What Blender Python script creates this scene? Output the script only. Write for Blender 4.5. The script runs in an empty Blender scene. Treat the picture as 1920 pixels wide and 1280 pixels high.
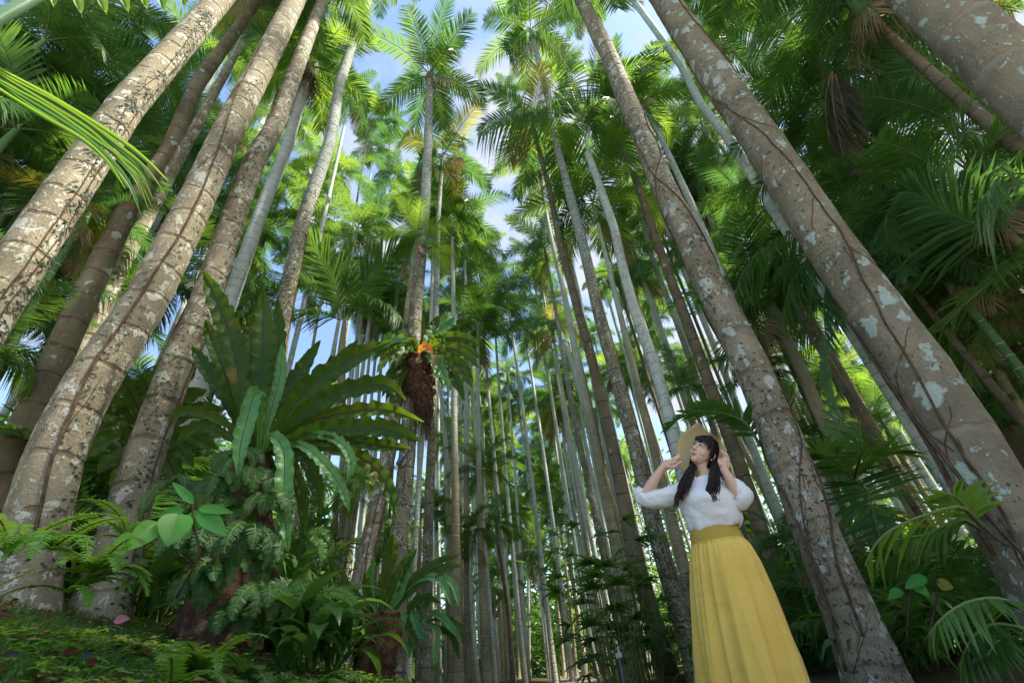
import bpy, bmesh, math, random
from mathutils import Vector, Matrix, noise as mnoise
R_ = math.radians
random.seed(7)
scene = bpy.context.scene
COL = scene.collection

# ------------------------------------------------------------ camera
F = 880.0                       # focal length in pixels of a 1920 px wide frame
PITCH = 35.21; ROLL = -6.08
CAM = Vector((0, 0, 0.35))
cam_d = bpy.data.cameras.new("camera"); cam = bpy.data.objects.new("camera", cam_d); COL.objects.link(cam)
cam_d.sensor_width = 36.0; cam_d.lens = F/1920*36.0; cam_d.clip_start = 0.02; cam_d.clip_end = 2000
_sp, _cp = math.sin(R_(PITCH)), math.cos(R_(PITCH))
FW = Vector((0, _cp, _sp)); _u0 = Vector((0, -_sp, _cp)); _r0 = Vector((1, 0, 0))
_c, _s = math.sin(R_(ROLL)), math.cos(R_(ROLL))
RT = _u0*_c + _r0*_s
UP = _u0*_s - _r0*_c
M = Matrix((RT, UP, -FW)).transposed().to_4x4(); M.translation = CAM
cam.matrix_world = M
scene.camera = cam

# ------------------------------------------------------------ light, sky, exposure
SUN_EL, SUN_AZ = 60.0, 98.0     # azimuth measured from +Y (view direction) towards +X (right)
sd = Vector((math.sin(R_(SUN_AZ))*math.cos(R_(SUN_EL)), math.cos(R_(SUN_AZ))*math.cos(R_(SUN_EL)), math.sin(R_(SUN_EL))))
sun_d = bpy.data.lights.new("sun", 'SUN'); sun = bpy.data.objects.new("sun", sun_d); COL.objects.link(sun)
sun_d.energy = 4.6; sun_d.angle = R_(3.0); sun_d.color = (1.0, 0.93, 0.78)
sun.rotation_euler = sd.to_track_quat('Z', 'Y').to_euler(); sun.location = (0, 0, 60)
world = bpy.data.worlds.new("World"); scene.world = world; world.use_nodes = True
wn = world.node_tree; wn.nodes.clear()
sky = wn.nodes.new('ShaderNodeTexSky'); sky.sky_type = 'NISHITA'; sky.sun_disc = False
sky.sun_elevation = R_(SUN_EL); sky.sun_rotation = R_(SUN_AZ); sky.air_density = 1.3; sky.dust_density = 0.6; sky.ozone_density = 2.0
tc = wn.nodes.new('ShaderNodeTexCoord'); mp = wn.nodes.new('ShaderNodeMapping'); mp.inputs['Scale'].default_value = (1.1, 1.1, 2.2)
cn = wn.nodes.new('ShaderNodeTexNoise'); cn.inputs['Scale'].default_value = 2.6; cn.inputs['Detail'].default_value = 6; cn.inputs['Roughness'].default_value = 0.55
cr = wn.nodes.new('ShaderNodeValToRGB'); cr.color_ramp.elements[0].position = 0.48; cr.color_ramp.elements[1].position = 0.64
sepw = wn.nodes.new('ShaderNodeSeparateXYZ')
mad = wn.nodes.new('ShaderNodeMath'); mad.operation = 'MULTIPLY_ADD'; mad.inputs[1].default_value = 0.16
mix = wn.nodes.new('ShaderNodeMixRGB'); mix.inputs[2].default_value = (2.7, 2.85, 3.15, 1)
bg = wn.nodes.new('ShaderNodeBackground'); bg.inputs['Strength'].default_value = 0.105
wo = wn.nodes.new('ShaderNodeOutputWorld')
L = wn.links.new
L(tc.outputs['Generated'], mp.inputs['Vector']); L(mp.outputs['Vector'], cn.inputs['Vector'])
L(tc.outputs['Generated'], sepw.inputs[0]); L(sepw.outputs['X'], mad.inputs[0]); L(cn.outputs['Fac'], mad.inputs[2])
L(mad.outputs[0], cr.inputs['Fac']); L(cr.outputs['Color'], mix.inputs[0]); L(sky.outputs['Color'], mix.inputs[1])
L(mix.outputs[0], bg.inputs['Color']); L(bg.outputs[0], wo.inputs[0])
scene.view_settings.view_transform = 'Standard'; scene.view_settings.look = 'None'
scene.view_settings.gamma = 1.0; scene.view_settings.use_curve_mapping = False
scene.view_settings.exposure = 1.62
scene.cycles.max_bounces = 10; scene.cycles.diffuse_bounces = 6; scene.cycles.transmission_bounces = 6
scene.cycles.sample_clamp_indirect = 6.0
scene.cycles.use_denoising = True

# ------------------------------------------------------------ pixel <-> world helpers (distances are real distances)
def ray(x, y): return (RT*((x-960)/F) - UP*((y-640)/F) + FW)
def at(x, y, rho):
    d = ray(x, y); return CAM + d*(rho/math.hypot(d.x, d.y))
def proj(P):
    v = P-CAM; z = v.dot(FW); return (960+F*v.dot(RT)/z, 640-F*v.dot(UP)/z, z)
def pxwidth(x, y, rho, D):
    P = at(x, y, rho); h = math.hypot(P.x, P.y); n = Vector((P.y/h, -P.x/h, 0))*(D/2)
    a = proj(P+n); b = proj(P-n); q = proj(P+Vector((0, 0, .05))); p = proj(P)
    dx, dy = q[0]-p[0], q[1]-p[1]
    return abs((a[0]-b[0])*dy-(a[1]-b[1])*dx)/math.hypot(dx, dy)
def rho_for(x, y, w, D): return pxwidth(x, y, 1.0, D)/w
def sst(a, b, x):
    t = min(1, max(0, (x-a)/(b-a))); return t*t*(3-2*t)

# ------------------------------------------------------------ object helpers
def tag(o, label=None, cat=None, group=None, kind=None):
    if label: o['label'] = label
    if cat: o['category'] = cat
    if group: o['group'] = group
    if kind: o['kind'] = kind
    return o
def empty(name, loc=(0, 0, 0), rz=0):
    o = bpy.data.objects.new(name, None); COL.objects.link(o); o.location = loc; o.rotation_euler = (0, 0, rz)
    o.empty_display_size = 0.2
    return o
def link(name, me, parent=None, loc=None):
    o = bpy.data.objects.new(name, me); COL.objects.link(o)
    if parent: o.parent = parent
    if loc is not None: o.location = loc
    return o
class MB:
    def __init__(s): s.v = []; s.f = []; s.m = []
    def quadstrip(s, rows, mi=0, closed=False):
        b = len(s.v); n = len(rows[0])
        for r in rows: s.v.extend(r)
        for i in range(len(rows)-1):
            for j in range(n if closed else n-1):
                k = (j+1) % n
                s.f.append((b+i*n+j, b+i*n+k, b+(i+1)*n+k, b+(i+1)*n+j)); s.m.append(mi)
    def tube(s, pts, rad, n=6, mi=0, cap=True):
        rows = []; up = None
        for i, p in enumerate(pts):
            t = (pts[min(i+1, len(pts)-1)]-pts[max(i-1, 0)])
            if t.length < 1e-9: t = Vector((0, 0, 1))
            t = t.normalized()
            if up is None: up = t.orthogonal().normalized()
            else:
                up = (up - t*up.dot(t))
                up = up.normalized() if up.length > 1e-6 else t.orthogonal().normalized()
            w = t.cross(up); r = rad[i] if isinstance(rad, (list, tuple)) else rad
            rows.append([tuple(p+(up*math.cos(2*math.pi*k/n)+w*math.sin(2*math.pi*k/n))*r) for k in range(n)])
        b = len(s.v); s.quadstrip(rows, mi, True)
        if cap:
            s.f.append(tuple(range(b+n-1, b-1, -1))); s.m.append(mi)
            e = b+n*(len(pts)-1); s.f.append(tuple(range(e, e+n))); s.m.append(mi)
    def mesh(s, name, mats, smooth=True):
        me = bpy.data.meshes.new(name); me.from_pydata(s.v, [], s.f)
        for m in mats: me.materials.append(m)
        me.polygons.foreach_set('material_index', s.m)
        if smooth: me.polygons.foreach_set('use_smooth', [True]*len(s.f))
        me.update(); return me

# ------------------------------------------------------------ materials
class NT:
    def __init__(s, name):
        s.mat = bpy.data.materials.new(name); s.mat.use_nodes = True; s.t = s.mat.node_tree; s.t.nodes.clear()
    def n(s, typ, **kw):
        x = s.t.nodes.new(typ)
        for k, v in kw.items(): setattr(x, k, v)
        return x
    def l(s, a, b): s.t.links.new(a, b)
    def put(s, sock, v):
        if hasattr(v, 'is_linked') or isinstance(v, bpy.types.NodeSocket): s.l(v, sock)
        else: sock.default_value = v
    def math(s, op, a, b=0.0, c=None, clamp=False):
        x = s.n('ShaderNodeMath', operation=op); x.use_clamp = clamp
        s.put(x.inputs[0], a); s.put(x.inputs[1], b)
        if c is not None: s.put(x.inputs[2], c)
        return x.outputs[0]
    def mix(s, f, a, b, bt='MIX'):
        x = s.n('ShaderNodeMixRGB', blend_type=bt); s.put(x.inputs[0], f)
        s.put(x.inputs[1], a if not isinstance(a, tuple) else (*a[:3], 1)); s.put(x.inputs[2], b if not isinstance(b, tuple) else (*b[:3], 1))
        return x.outputs[0]
    def noise(s, vec, scale, detail=3, rough=.5, out='Fac'):
        x = s.n('ShaderNodeTexNoise'); s.l(vec, x.inputs['Vector']); x.inputs['Scale'].default_value = scale
        x.inputs['Detail'].default_value = detail; x.inputs['Roughness'].default_value = rough; return x.outputs[out]
    def step(s, v, a, b):
        x = s.n('ShaderNodeMapRange'); x.interpolation_type = 'SMOOTHSTEP'
        s.put(x.inputs[0], v); x.inputs[1].default_value = a; x.inputs[2].default_value = b; return x.outputs[0]
    def coords(s, off=True, scale=(1, 1, 1)):
        tcn = s.n('ShaderNodeTexCoord'); o = tcn.outputs['Object']; s.raw = o
        if off:
            oi = s.n('ShaderNodeObjectInfo'); s.rand = oi.outputs['Random']
            k = s.math('MULTIPLY', s.rand, 37.0)
            va = s.n('ShaderNodeVectorMath', operation='ADD'); s.l(o, va.inputs[0]); s.l(k, va.inputs[1]); o = va.outputs[0]
        return o
    def scaled(s, o, sc):
        m = s.n('ShaderNodeMapping'); m.inputs['Scale'].default_value = sc; s.l(o, m.inputs['Vector']); return m.outputs[0]
    def principled(s, col, rough=.6, spec=.4, bump=None, bstr=.3, bdist=.02):
        p = s.n('ShaderNodeBsdfPrincipled'); s.put(p.inputs['Base Color'], col if not isinstance(col, tuple) else (*col[:3], 1))
        s.put(p.inputs['Roughness'], rough); p.inputs['Specular IOR Level'].default_value = spec
        if bump is not None:
            b = s.n('ShaderNodeBump'); s.l(bump, b.inputs['Height']); b.inputs['Strength'].default_value = bstr; b.inputs['Distance'].default_value = bdist
            s.l(b.outputs[0], p.inputs['Normal'])
        return p
    def out(s, sh):
        o = s.n('ShaderNodeOutputMaterial'); s.l(sh, o.inputs[0]); return s.mat

def leaf_mat(name, c1, c2, tr, trans=.45, rough=.42, var=.5, wither=0.0, spec=.4):
    m = NT(name); o = m.coords()
    n1 = m.noise(o, 1.7, 3); col = m.mix(m.step(n1, .35, .68), c1, c2)
    n2 = m.noise(o, 14, 2)
    col = m.mix(m.math('MULTIPLY', m.step(n2, .3, .75), .35), col, tuple(x*1.5 for x in c2))
    hs = m.n('ShaderNodeHueSaturation'); m.l(col, hs.inputs['Color'])
    m.put(hs.inputs['Value'], m.math('MULTIPLY_ADD', m.rand, var, 1-var*.5)); m.put(hs.inputs['Hue'], m.math('MULTIPLY_ADD', m.rand, -.03, .515))
    col = hs.outputs[0]
    if wither:
        n3 = m.noise(o, 3.1, 4, .6); col = m.mix(m.step(n3, .66-wither*.1, .74-wither*.1), col, (.20, .14, .04))
    p = m.principled(col, rough, spec)
    tb = m.n('ShaderNodeBsdfTranslucent')
    tcol = m.mix(m.step(n1, .3, .7), tr, tuple(x*y for x, y in zip(tr, (1.25, 1.0, .8))))
    m.l(tcol, tb.inputs[0])
    ms = m.n('ShaderNodeMixShader'); ms.inputs[0].default_value = trans; m.l(p.outputs[0], ms.inputs[1]); m.l(tb.outputs[0], ms.inputs[2])
    return m.out(ms.outputs[0])
M_PALM = leaf_mat('palm_leaf', (.045, .115, .030), (.075, .18, .045), (.19, .37, .05), .46)
M_PALMB = leaf_mat('palm_leaf_bluegreen', (.045, .13, .05), (.08, .19, .07), (.13, .32, .06), .35, .36)
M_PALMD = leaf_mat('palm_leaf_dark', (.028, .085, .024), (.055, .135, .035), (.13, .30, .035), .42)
M_PALMY = leaf_mat('palm_leaf_bright', (.07, .18, .03), (.11, .26, .035), (.26, .45, .05), .5)
M_PALMG = leaf_mat('palm_leaf_yellowing', (.15, .20, .03), (.21, .23, .035), (.42, .44, .06), .5)
M_DEAD = leaf_mat('dead_frond', (.16, .11, .06), (.24, .18, .11), (.3, .2, .1), .25, .8, .4)
M_NEST = leaf_mat('nest_fern_leaf', (.025, .075, .012), (.065, .12, .018), (.15, .27, .015), .42, .45, .3, spec=.2, wither=.5)
M_NESTL = leaf_mat('nest_fern_leaf_pale', (.07, .22, .055), (.12, .30, .09), (.2, .42, .06), .3, .4, .2)
M_NESTO = leaf_mat('withered_orange_leaf', (.55, .22, .02), (.6, .3, .04), (.7, .3, .03), .4, .6, .1)
M_FERN = leaf_mat('sword_fern_leaf', (.025, .085, .018), (.055, .15, .025), (.12, .28, .03), .4, .45, .5)
M_FERNB = leaf_mat('fresh_fern_leaf', (.08, .24, .025), (.15, .34, .035), (.25, .48, .04), .45, .45, .3)
M_ROUND = leaf_mat('seedling_leaf', (.05, .24, .03), (.09, .34, .04), (.2, .5, .08), .35, .4, .3)
M_GRASS = leaf_mat('grass_blade', (.035, .13, .05), (.09, .22, .05), (.15, .32, .05), .3, .5, .3)
M_BROAD = leaf_mat('strap_leaf', (.035, .09, .018), (.075, .16, .03), (.12, .28, .04), .35, .33, .5)
M_LITTER = leaf_mat('dry_litter', (.12, .06, .03), (.30, .22, .12), (.3, .2, .1), .2, .8, .6)
def simple(name, c, rough=.6, spec=.3, nscale=None, c2=None, bump=0):
    m = NT(name); o = m.coords(False)
    col = c
    if nscale: col = m.mix(m.step(m.noise(o, nscale, 4), .3, .7), c, c2 or tuple(x*.6 for x in c))
    b = m.noise(o, (nscale or 10)*3, 4) if bump else None
    return m.out(m.principled(col, rough, spec, b, bump or .1, .01).outputs[0])
M_RIB = simple('dark_midrib', (.018, .014, .010), .5)
M_RACH = simple('leaf_stalk', (.10, .17, .04), .5, .3, 4, (.14, .16, .05))
M_SHAFT = NT('crownshaft_green'); _o = M_SHAFT.coords()
_z = M_SHAFT.n('ShaderNodeSeparateXYZ'); M_SHAFT.l(M_SHAFT.raw, _z.inputs[0])
_c1 = M_SHAFT.mix(M_SHAFT.noise(_o, 3, 2), (.13, .27, .12), (.24, .40, .22))
M_SHAFT = M_SHAFT.out(M_SHAFT.principled(_c1, .45, .3).outputs[0])
M_SHAFTB = simple('crownshaft_brown', (.26, .16, .11), .7, .2, 5, (.20, .22, .14))
M_FIBRE = simple('root_fibre', (.045, .024, .014), .95, .1, 18, (.11, .07, .045), .8)
M_VINE = simple('vine_stem', (.075, .042, .028), .9, .1, 12, (.13, .09, .06), .5)
M_VLEAF = leaf_mat('vine_leaf', (.02, .045, .02), (.04, .085, .03), (.06, .12, .03), .2, .6)

def bark(name, base, base2, lich, lich_amt, spots, moss, ring, ring_dark, pale_from, pale_to, pale=(.40, .45, .44), pale2=(.30, .35, .33), mossy_col=(.035, .04, .025)):
    m = NT(name); o = m.coords()
    sp = m.n('ShaderNodeSeparateXYZ'); m.l(m.raw, sp.inputs[0]); z = sp.outputs['Z']
    n1 = m.noise(o, 2.2, 5, .6); n2 = m.noise(m.scaled(o, (1, 1, .25)), 9, 4, .6); nf = m.noise(o, 42, 4, .7)
    col = m.mix(m.step(n1, .32, .68), base, base2)
    col = m.mix(m.math('MULTIPLY', m.step(n2, .45, .75), .5), col, tuple(x*.55 for x in base2))
    col = m.mix(m.math('MULTIPLY', m.step(nf, .5, .75), .35), col, tuple(min(1, x*1.7) for x in base))
    # paler smooth bark high on the stem
    zz = m.math('MULTIPLY_ADD', m.noise(o, .9, 2), 3.0, z)
    pf = m.step(zz, pale_from, pale_to)
    pcol = m.mix(m.step(m.noise(m.scaled(o, (1, 1, .4)), 6, 4, .6), .35, .7), pale, pale2)
    col = m.mix(pf, col, pcol)
    # leaf scar rings
    zr = m.math('MULTIPLY_ADD', m.noise(o, 3.0, 2), ring*.35, z)
    fr = m.math('FRACT', m.math('DIVIDE', zr, ring))
    line = m.math('SUBTRACT', 1.0, m.step(m.math('ABSOLUTE', m.math('SUBTRACT', fr, .5)), .015, .085))
    col = m.mix(m.math('MULTIPLY', line, m.math('MULTIPLY_ADD', m.step(m.noise(o, 4.5, 3), .38, .62), .62, .08)), col, ring_dark)
    # lichen blotches: noise islands and round spots
    l1 = m.step(m.noise(m.scaled(o, (1, 1, .8)), 9.0, 7, .66), .655-lich_amt, .705-lich_amt)
    v = m.n('ShaderNodeTexVoronoi'); v.inputs['Scale'].default_value = 7.0
    wv = m.n('ShaderNodeVectorMath', operation='ADD'); m.l(o, wv.inputs[0])
    nc = m.n('ShaderNodeTexNoise'); nc.inputs['Scale'].default_value = 8.0; m.l(o, nc.inputs['Vector'])
    sc = m.n('ShaderNodeVectorMath', operation='SCALE'); sc.inputs[3].default_value = .2; m.l(nc.outputs['Color'], sc.inputs[0]); m.l(sc.outputs[0], wv.inputs[1])
    m.l(m.scaled(wv.outputs[0], (1, 1, .75)), v.inputs['Vector'])
    sel = m.n('ShaderNodeSeparateXYZ'); m.l(v.outputs['Color'], sel.inputs[0])
    thr = m.math('MULTIPLY', m.math('SUBTRACT', sel.outputs['X'], 1-spots), 1.5)
    l2 = m.step(m.math('SUBTRACT', thr, m.math('MULTIPLY_ADD', m.noise(o, 30, 3), .12, v.outputs['Distance'])), -.11, .02)
    v2 = m.n('ShaderNodeTexVoronoi'); v2.inputs['Scale'].default_value = 24.0; m.l(wv.outputs[0], v2.inputs['Vector'])
    sel2 = m.n('ShaderNodeSeparateXYZ'); m.l(v2.outputs['Color'], sel2.inputs[0])
    l3 = m.math('LESS_THAN', v2.outputs['Distance'], m.math('MULTIPLY', m.math('SUBTRACT', sel2.outputs['Y'], 1-spots*.8), 1.2))
    lm = m.math('MAXIMUM', m.math('MAXIMUM', l1, l2), l3)
    lcol = m.mix(m.step(nf, .35, .7), lich, tuple(x*.75 for x in lich))
    col = m.mix(m.math('MULTIPLY', lm, .85), col, lcol)
    # dark moss flecks
    if moss > 0:
        k = m.noise(m.scaled(o, (1, 1, .7)), 46, 4, .65); big = m.noise(o, 1.6, 3)
        ms = m.math('MULTIPLY', m.step(k, .61-moss*.10, .65-moss*.10), m.step(big, .62-moss*.35, .75-moss*.35))
        col = m.mix(m.math('MULTIPLY', ms, .85), col, mossy_col)
    h = m.math('ADD', m.math('MULTIPLY', nf, .5), m.math('MULTIPLY', lm, .25)); h = m.math('SUBTRACT', h, m.math('MULTIPLY', line, .55))
    h = m.math('ADD', h, m.math('MULTIPLY', n2, .8))
    return m.out(m.principled(col, .82, .2, h, .8, .03).outputs[0])
BARK = {
 'lichen': bark('bark_lichen', (.33, .285, .195), (.20, .17, .115), (.56, .56, .47), .11, .42, .35, .42, (.10, .08, .05), 13, 17),
 'spot': bark('bark_spotted', (.23, .19, .12), (.14, .115, .075), (.46, .54, .47), .02, .28, .15, .38, (.085, .065, .045), 40, 50),
 'big': bark('bark_big_spots', (.27, .23, .16), (.165, .14, .098), (.46, .56, .50), .075, .33, .25, .55, (.30, .26, .19), 40, 50),
 'brown': bark('bark_brown', (.42, .37, .24), (.29, .25, .155), (.56, .58, .48), .04, .2, .25, .26, (.52, .48, .35), 5.5, 10, (.55, .60, .57), (.42, .47, .42)),
 'pale': bark('bark_pale', (.50, .48, .38), (.38, .37, .28), (.64, .66, .60), .05, .2, .5, .22, (.32, .32, .28), 1.5, 5, (.58, .63, .61), (.45, .50, .47)),
 'moss': bark('bark_mossy', (.32, .285, .20), (.20, .18, .125), (.56, .59, .53), .10, .32, .8, .30, (.12, .11, .08), 7, 12),
 'net': bark('bark_net', (.31, .27, .19), (.19, .165, .115), (.50, .54, .48), .10, .36, .55, .45, (.11, .09, .06), 40, 50),
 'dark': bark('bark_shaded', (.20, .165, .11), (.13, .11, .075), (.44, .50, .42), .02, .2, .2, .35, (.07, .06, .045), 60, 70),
 'green': bark('green_ringed_stem', (.12, .24, .10), (.08, .16, .07), (.4, .45, .35), -.1, .03, 0, .16, (.55, .58, .46), 60, 70),
}
# ------------------------------------------------------------ ground
def ground_z(x, y):
    g = 1 - .75*sst(4.5, 11, y)
    g *= sst(-2.6, -.4, y)
    z = .29*max(0.0, -x-.02)*g if x < 0 else 0.0
    z = min(z, 1.9)
    z += .12*sst(.9, 3.5, x)*sst(-1, 3, y)
    z += .05*mnoise.noise(Vector((x*.9, y*.9, 0)))*sst(.3, 2.0, abs(x))
    return z
def make_ground():
    xs = sorted(set([-400, -150, -70, -40, -25] + [-16+i*.5 for i in range(20)] + [-6+i*.12 for i in range(100)] + [6+i*.5 for i in range(21)] + [25, 40, 70, 150, 400]))
    ys = sorted(set([-400, -150, -70, -30, -15, -8, -5] + [-4+i*.15 for i in range(80)] + [8+i*.6 for i in range(40)] + [40, 60, 90, 150, 400]))
    mb = MB(); mb.quadstrip([[(x, y, ground_z(x, y)) for x in xs] for y in ys])
    mb.f = [tuple(reversed(f)) for f in mb.f]
    m = NT('forest_soil'); o = m.coords(False)
    c = m.mix(m.step(m.noise(o, 1.5, 5), .35, .65), (.055, .038, .022), (.10, .075, .042))
    c = m.mix(m.step(m.noise(o, .7, 4), .5, .62), c, (.05, .08, .025)); nb = m.noise(o, 16, 5, .7)
    c = m.mix(m.math('MULTIPLY', m.step(nb, .5, .7), .6), c, (.19, .13, .075))
    mat = m.out(m.principled(c, .95, .1, nb, .8, .04).outputs[0])
    tag(link('ground', mb.mesh('ground', [mat])), kind='structure')
    # the footpath between the rows
    m = NT('path_gravel'); o = m.coords(False); v = m.noise(o, 60, 4, .7)
    c = m.mix(m.step(v, .35, .7), (.16, .14, .115), (.30, .27, .22)); c = m.mix(m.step(m.noise(o, 1.2, 4), .45, .7), c, (.12, .10, .07))
    mat = m.out(m.principled(c, .9, .2, v, .6, .02).outputs[0])
    mb = MB(); rows = []
    for i in range(90):
        y = -40+i*1.4; a = mnoise.noise(Vector((1, y*.3, 0)))*.12
        rows.append([(x, y, max(ground_z(x, y), 0)+.02) for x in (0.05+a, .4+a, .8, 1.2+a, 1.45-a)])
    mb.quadstrip(rows); mb.f = [tuple(reversed(f)) for f in mb.f]
    tag(link('path', mb.mesh('path', [mat])), kind='structure')
make_ground()
def make_bounce_clearing():  # unseen pale ground added behind the camera to bounce sunlight forward
    m = NT('bounce_gravel'); o = m.coords(False); v = m.noise(o, 45, 4, .7)
    c = m.mix(m.step(v, .35, .7), (.42, .38, .31), (.56, .52, .44)); c = m.mix(m.step(m.noise(o, .8, 4), .5, .7), c, (.36, .33, .26))
    mb = MB(); xs = [-11+i*.5 for i in range(45)]; ys = [-28+i*.5 for i in range(51)]
    mb.quadstrip([[(x, y, max(0, ground_z(x, y))+.035) for x in xs] for y in ys]); mb.f = [tuple(reversed(f)) for f in mb.f]
    tag(link('bounce_clearing', mb.mesh('bounce_clearing', [m.out(m.principled(c, .9, .2, v, .6, .02).outputs[0])])), kind='structure')
make_bounce_clearing()

# ------------------------------------------------------------ palm fronds
def leaflet(mb, b, d, L, w, wdir, droop, mi, segs=3, split=0.0, rnd=None):
    """a lance-shaped leaf blade from b along d, bending down by droop"""
    ss = {1: (0, 1), 2: (0, .45, 1), 3: (0, .3, .68, 1), 4: (0, .2, .45, .72, 1)}[segs]
    ws = {1: (.8, .1), 2: (.55, 1, .04), 3: (.5, 1, .72, .04), 4: (.45, .9, 1, .68, .04)}[segs]
    rows = []
    for s, wk in zip(ss, ws):
        p = b + d*(s*L); p = Vector((p.x, p.y, p.z-droop*L*s*s)); hw = wdir*(w*wk*.5)
        rows.append([tuple(p-hw), tuple(p+hw)])
    mb.quadstrip(rows, mi)
def frond(mb, pts, Lmax, w, n=44, droop=.25, vee=.25, bare=.12, mi=0, ri=1, rr=.014, segs=3, rnd=random, side_up=None, prof=None, sweep=(35, 68), tipL=.35, one=0, gap=0.0, basew=.75):
    """pinnate palm leaf along the curve pts"""
    m = len(pts); cum = [0]
    for i in range(1, m): cum.append(cum[-1]+(pts[i]-pts[i-1]).length)
    tot = cum[-1]
    def P(t):
        q = t*tot; i = 1
        while i < m-1 and cum[i] < q: i += 1
        k = (q-cum[i-1])/max(1e-6, cum[i]-cum[i-1]); return pts[i-1].lerp(pts[i], k), (pts[i]-pts[i-1]).normalized()
    mb.tube([Vector(p) for p in pts], [rr*(1-.8*c/tot)+.002 for c in cum], 4, ri, False)
    for i in range(n):
        t = bare+(1-bare)*(i+.5)/n
        if gap and rnd.random() < gap: continue
        p, T = P(t)
        u = side_up or Vector((0, 0, 1))
        S = T.cross(u)
        S = S.normalized() if S.length > .05 else T.orthogonal().normalized()
        U = S.cross(T).normalized()
        a = R_(sweep[1]+(sweep[0]-sweep[1])*t+rnd.uniform(-5, 5))
        pr = (basew+(1-basew)*min(1, t/.35)) * (1 if t < .55 else 1-(1-tipL)*((t-.55)/.45)**1.4)
        for sg in (-1, 1):
            if one and sg != one: continue
            d = (S*(sg*math.sin(a)) + T*math.cos(a) + U*(vee+rnd.uniform(-.12, .12))).normalized()
            wd = (T-d*T.dot(d)).normalized()
            wd = (wd+U*rnd.uniform(-.35, .35)).normalized()
            L = Lmax*pr*rnd.uniform(.88, 1.06)
            leaflet(mb, p, d, L, w*(.6+.4*pr), wd, droop*rnd.uniform(.6, 1.4), mi, segs)
def arch(az, el0, L, bend, n=9, base=Vector((0, 0, 0)), twist=0):
    """arching rachis curve: starts at elevation el0 and bends down"""
    p = base.copy(); out = [p.copy()]; st = L/(n-1)
    for i in range(n-1):
        t = (i+.5)/(n-1); el = R_(el0-bend*t**1.25); a = az+twist*t
        p = p+Vector((math.cos(a)*math.cos(el), math.sin(a)*math.cos(el), math.sin(el)))*st; out.append(p.copy())
    return out
def make_crown(seed, nf=12, L=2.3, leafL=.64, w=.036, n=58, segs=3, mats=None, droopy=.0, young=3, dead=1):
    rnd = random.Random(seed); mb = MB()
    a0 = rnd.random()*6
    for i in range(nf):
        k = i/(nf-1); az = a0+i*2.4+rnd.uniform(-.25, .25)
        el = 82-74*k**.8+rnd.uniform(-8, 8)-droopy*20; bend = 62+35*k+rnd.uniform(-12, 16)+droopy*25
        l = L*(.78+.3*math.sin(math.pi*min(1, k*.7+.3)))*rnd.uniform(.88, 1.1)
        pts = arch(az, el, l, bend, 9, Vector((0, 0, -.12*k)), rnd.uniform(-.25, .25))
        mi = 0 if rnd.random() < .8 else 2
        frond(mb, pts, leafL*rnd.uniform(.9, 1.1), w, n, droop=.12+.45*k*rnd.uniform(.5, 1.2), vee=.28-.3*k, mi=mi, segs=segs, rnd=rnd, bare=.10)
    for i in range(dead):      # a spent frond hanging down and old flower stalks
        pts = arch(rnd.random()*6, -20, L*.75, 65, 7, Vector((0, 0, -.7)))
        frond(mb, pts, leafL*.7, w*.8, n//2, droop=.7, vee=-.3, mi=3, segs=2, rnd=rnd)
    for i in range(14 if dead else 0):
        pts = arch(rnd.random()*6.28, rnd.uniform(-25, 10), rnd.uniform(.5, .9), 80, 6, Vector((0, 0, -.95)))
        mb.tube(pts, .007, 3, 3, False)
    return mb.mesh('crown', mats or [M_PALM, M_RACH, M_PALMD, M_DEAD])
CROWNS = [make_crown(s, nf=random.Random(s).choice([12, 13, 14]), mats=[[M_PALM, M_PALMY, M_PALMD, M_PALMB][s % 4], M_RACH, [M_PALMB, M_PALMB, M_PALM, M_PALMG][s % 4], M_DEAD], dead=[1, 2, 1, 3][s % 4], droopy=[0, .5, .2, .8, 0, .4, .1, .6][s]) for s in range(8)]
CROWN_BLUE = [make_crown(30+s, mats=[M_PALMB, M_RACH, M_PALMD, M_DEAD], droopy=.3) for s in range(2)]
CROWNS_D = [make_crown(40+s, nf=12, leafL=.72, mats=[M_PALMD, M_RACH, M_PALMB, M_DEAD], droopy=.6, dead=2) for s in range(3)]
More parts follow.
